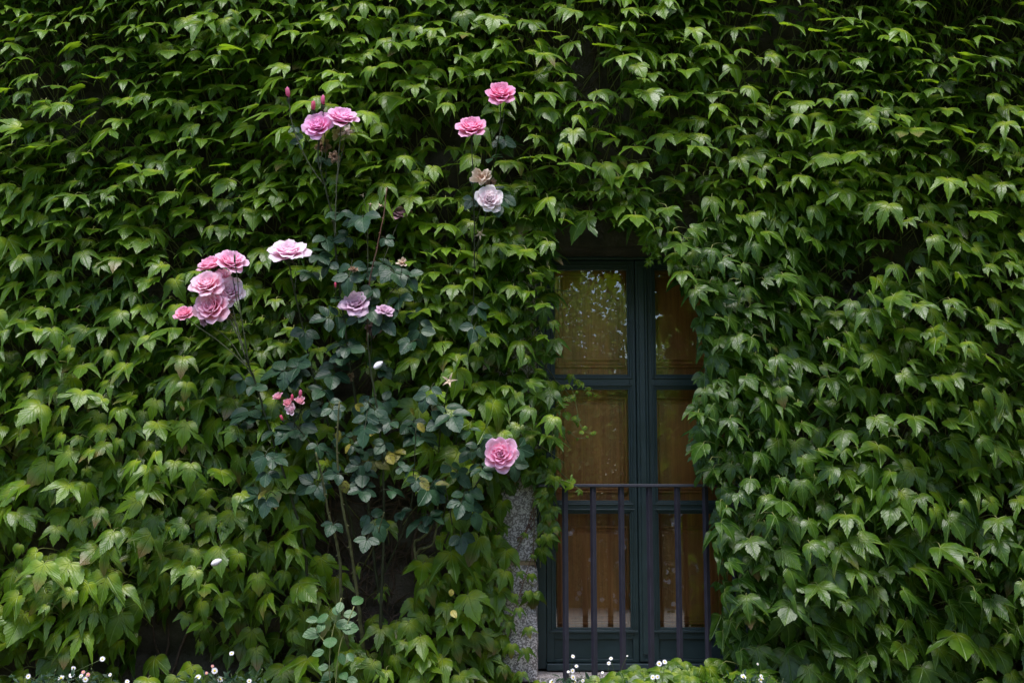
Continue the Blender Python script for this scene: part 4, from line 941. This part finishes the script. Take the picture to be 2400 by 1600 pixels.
def fleabane(label, root, flowers, Y, spread, blades=60, hgt=.09):
    base = at(root[0], root[1], Y); base.z = max(base.z, .0); th = thing('fleabane_plant', label, 'daisies', 'fleabane daisies at the foot of the wall', loc=base)
    m = MB()
    for q in flowers:
        px, py = q[0], q[1]; y_ = Y + rs.uniform(-.03, .03); d = (rs.uniform(-.5, .5), -1, rs.uniform(.2, .9))
        c = daisy(th, px, py, q[2], y_, d, 'daisy_p' if len(q) > 3 else 'daisy_w'); e = base + Vector((rs.uniform(-spread, spread), rs.uniform(-.02, .05), -.02))
        m.tube(smooth_path([e, (e + c) / 2 + Vector((rs.uniform(-.015, .015), .01, .01)), c], 5), .0008, 4)
    for k in range(blades // 4):
        e = base + Vector((rs.uniform(-spread, spread), rs.uniform(-.04, .05), -.02)); tp = e + Vector((rs.uniform(-.06, .06), rs.uniform(-.06, .03), rs.uniform(.4, 1) * hgt + .02))
        m.tube(smooth_path([e, (e + tp) / 2 + Vector((rs.uniform(-.02, .02), 0, .015)), tp], 4), .0007, 4)
        if rs.random() < .4: m.tube([tp, tp + Vector((0, -.001, .004)), tp + Vector((0, -.001, .008))], [.0012, .0032, .001], 6)
    m.build('stems', M['wispy'], th)
    k = blades; Pn = np.array([base + Vector((rs.gauss(0, spread * .6), rs.uniform(-.07, .05), rs.random() ** 1.5 * hgt - .01)) for _ in range(k)])
    Xn, Tn, Nn = frames(rng.uniform(R(-10), R(80), k), rng.uniform(-1, 1, k), rng.uniform(-3.1, 3.1, k)); ti = np.stack([rng.random(k), rng.uniform(0, .6, k), np.zeros(k), np.ones(k)], 1)
    sv = Xn * .45
    scatter_leaves('foliage', M['rose_leaf'], th, ROSE_T, Pn, sv, Tn, Nn, rng.uniform(.015, .035, k), rng.uniform(-.2, .2, k), rng.uniform(0, .4, k), rng.uniform(0, .2, k), ti)
YD = -.36
fleabane('fleabane with a row of white daisies and two pink ones in the left corner', (150, 1640), [(66, 1584, 8), (143, 1588, 11), (168, 1581, 9.5), (190, 1583, 7.5), (200, 1591, 9), (172, 1565, 7), (195, 1574, 6, 1), (206, 1580, 7, 1), (258, 1580, 6), (240, 1543, 8.5), (298, 1596, 7)], YD, .16, 260, .10)
fleabane('fleabane with white daisies between the left corner and the young rose shoot', (520, 1640), [(464, 1586, 9.5), (516, 1591, 9.5), (503, 1571, 10), (543, 1530, 8), (584, 1595, 8), (498, 1560, 5, 1), (484, 1576, 5, 1)], YD, .12, 200, .10)
fleabane('fleabane with six white daisies before the left end of the sill', (1345, 1640), [(1343, 1537, 6.5), (1351, 1560, 6), (1342, 1571, 7.5), (1343, 1586, 8.5), (1348, 1597, 8.5), (1366, 1594, 6), (1293, 1597, 8.5), (1332, 1573, 5)], -.30, .06, 110, .09)
fleabane('fleabane with two small white daisies left of the ivy mound on the sill', (1430, 1640), [(1432, 1542, 6.5), (1427, 1553, 6.5), (1412, 1575, 5), (1470, 1536, 3)], -.30, .05, 70, .08)
fleabane('fleabane with white daisies rising through the ivy mound on the sill', (1545, 1640), [(1545, 1554, 9), (1558, 1550, 8), (1530, 1586, 8), (1541, 1585, 8)], -.46, .05, 40, .06)
fleabane('fleabane with white daisies at the right end of the sill', (1765, 1640), [(1742, 1585, 10), (1784, 1592, 9), (1784, 1583, 6), (1776, 1555, 4)], -.42, .07, 130, .09)

# ------------------------------------------------------------------ garden opposite, seen in the panes, and further trees added to block light
def garden_tree(name, label, x, y, h, cr, n, lsz, trunk, tips=.55, pal=(.1, .9), mat='tree_leaf', low=.15, cat='tree', flowers=None):
    th = thing(name, label, cat, loc=(x, y, -.95)); m = MB(); b0 = Vector((x, y, -1.0)); top = Vector((x + rs.uniform(-.3, .3), y, -.95 + h * .8))
    m.tube(smooth_path([b0, (b0 + top) / 2 + Vector((rs.uniform(-.2, .2), 0, 0)), top], 5), [trunk * (1 - .8 * i / 11) for i in range(11)], 8)
    cen = []
    for k in range(26):
        f = rs.uniform(low, 1); r_ = cr * math.sin(math.pi * min(.97, f * .8 + .14)) ** .7; a_ = rs.uniform(0, 6.28)
        e = Vector((x + r_ * math.cos(a_) * rs.uniform(.3, 1), y + r_ * math.sin(a_) * rs.uniform(.3, 1), -.95 + h * f)); q = b0.lerp(top, min(1, f * .8))
        m.tube(smooth_path([q, (q + e) / 2 + Vector((0, 0, .1)), e], 3), [trunk * .3 * (1 - .12 * i) for i in range(7)], 5); cen.append(e)
    m.build('trunk', M['bark'], th)
    idx = rng.integers(0, len(cen), n); Pn = np.array(cen)[idx] + rng.normal(0, cr * .24, (n, 3)); Pn[:, 2] = np.maximum(Pn[:, 2], -.9)
    Xn, Tn, Nn = frames(rng.uniform(0, R(90), n), rng.uniform(-3.1, 3.1, n), rng.normal(0, .9, n)); ti = np.stack([rng.random(n), rng.uniform(*pal, n), np.zeros(n), np.ones(n)], 1)
    scatter_leaves('crown', M[mat], th, [template([(0, 0), (.3, .35), (.22, .75), (0, 1)], (0, .5), (1.0, 1.001))][:1], Pn, Xn, Tn, Nn, rng.uniform(lsz * .6, lsz * 1.3, n), np.zeros(n), rng.uniform(0, .3, n), rng.uniform(0, .3, n), ti)
    if flowers:
        m = MB(); 
        for k in range(flowers):
            q = Vector(cen[rs.randrange(len(cen))]) + Vector([rs.gauss(0, cr * .25) for _ in range(3)]); q.z = max(q.z, -.8)
            for a_ in range(5):
                an = a_ * 1.257; u = Vector((math.cos(an), -.2, math.sin(an))) * .05; v_ = Vector((-math.sin(an), 0, math.cos(an))) * .025; m.add([tuple(q), tuple(q + u * .6 + v_), tuple(q + u), tuple(q + u * .6 - v_)], [(0, 1, 2, 3)])
        m.build('flowers', M['daisy_w'], th, smooth=False)
garden_tree('garden_tree', 'bright leafy tree across the path, mirrored in the left upper pane', 1.2, -21, 6.3, 2.0, 26000, .11, .12, low=.4)
garden_tree('garden_tree', 'airy tree across the path, mirrored in the right upper pane', 4.1, -22, 5.6, 1.7, 9000, .11, .10, low=.5)
garden_tree('garden_tree', 'tall dark tree behind the others across the path', -2.6, -26, 9, 3.0, 8000, .2, .2, pal=(0, .4))
garden_tree('garden_tree', 'broad tree at the right end of the garden across the path', 8.5, -24, 8, 3.0, 8000, .2, .2, pal=(0, .6))
garden_tree('garden_tree', 'short dense tree filling the gap between the two airy trees', 2.9, -25, 5.0, 2.4, 14000, .14, .12, pal=(0, .3), mat='dark_leaf')
garden_tree('flowering_bush', 'white flowering bush below the trees across the path', 2.6, -19.5, 2.0, 1.5, 5000, .09, .05, low=.1, flowers=110, pal=(0, .3), mat='dark_leaf', cat='bush')
garden_tree('garden_bush', 'low green bush beside the white flowering one', -.4, -20, 1.7, 1.5, 4500, .09, .05, low=.1, pal=(.1, .5), mat='dark_leaf', cat='bush')
garden_tree('garden_bush', 'low dark bush at the right of the white flowering one', 5.6, -20.5, 1.9, 1.6, 4500, .09, .05, low=.1, pal=(0, .4), mat='dark_leaf', cat='bush')

for x_, y_, h_, c_ in ((-13, -13, 9, 3.2), (-8.5, -19, 8, 3), (-19, -8, 10, 3.5), (13, -14, 9, 3.2), (18, -7, 10, 3.5), (-14, -25, 11, 4), (16, -27, 12, 4), (0, -33, 12, 4.2), (8, -36, 13, 4.5), (-8, -36, 13, 4.5), (4.3, -3.6, 7.8, 2.3)):  # added trees that block low sky light; the nearest shades the right-hand ivy
    side = 'left' if x_ < -4 else ('right' if x_ > 4 else 'middle')
    lab = {4.3: 'unseen leafy tree added right of the camera to shade the right-hand ivy', -13: 'unseen spreading tree added by the path on the left to block low sky light', -8.5: 'unseen shorter tree added between the left trees to block low sky light', -19: 'unseen tall tree added far to the left of the camera to block low sky light', 13: 'unseen spreading tree added by the path on the right to block low sky light',
           18: 'unseen tall tree added far to the right of the camera to block low sky light', -14: 'unseen tall tree added in the back left corner to block low sky light', 16: 'unseen tall tree added in the back right corner to block low sky light', 0: 'tall tree added in the middle of the back row to block low sky light', 8: 'very tall tree added in the back row, right of its middle, to block low sky light', -8: 'very tall tree added in the back row, left of its middle, to block low sky light'}[x_]
    garden_tree('garden_tree', lab, x_, y_, h_, c_, 6000, .32, .2, pal=(0, .5), mat='dark_leaf', low=.5 if x_ == 4.3 else .15)
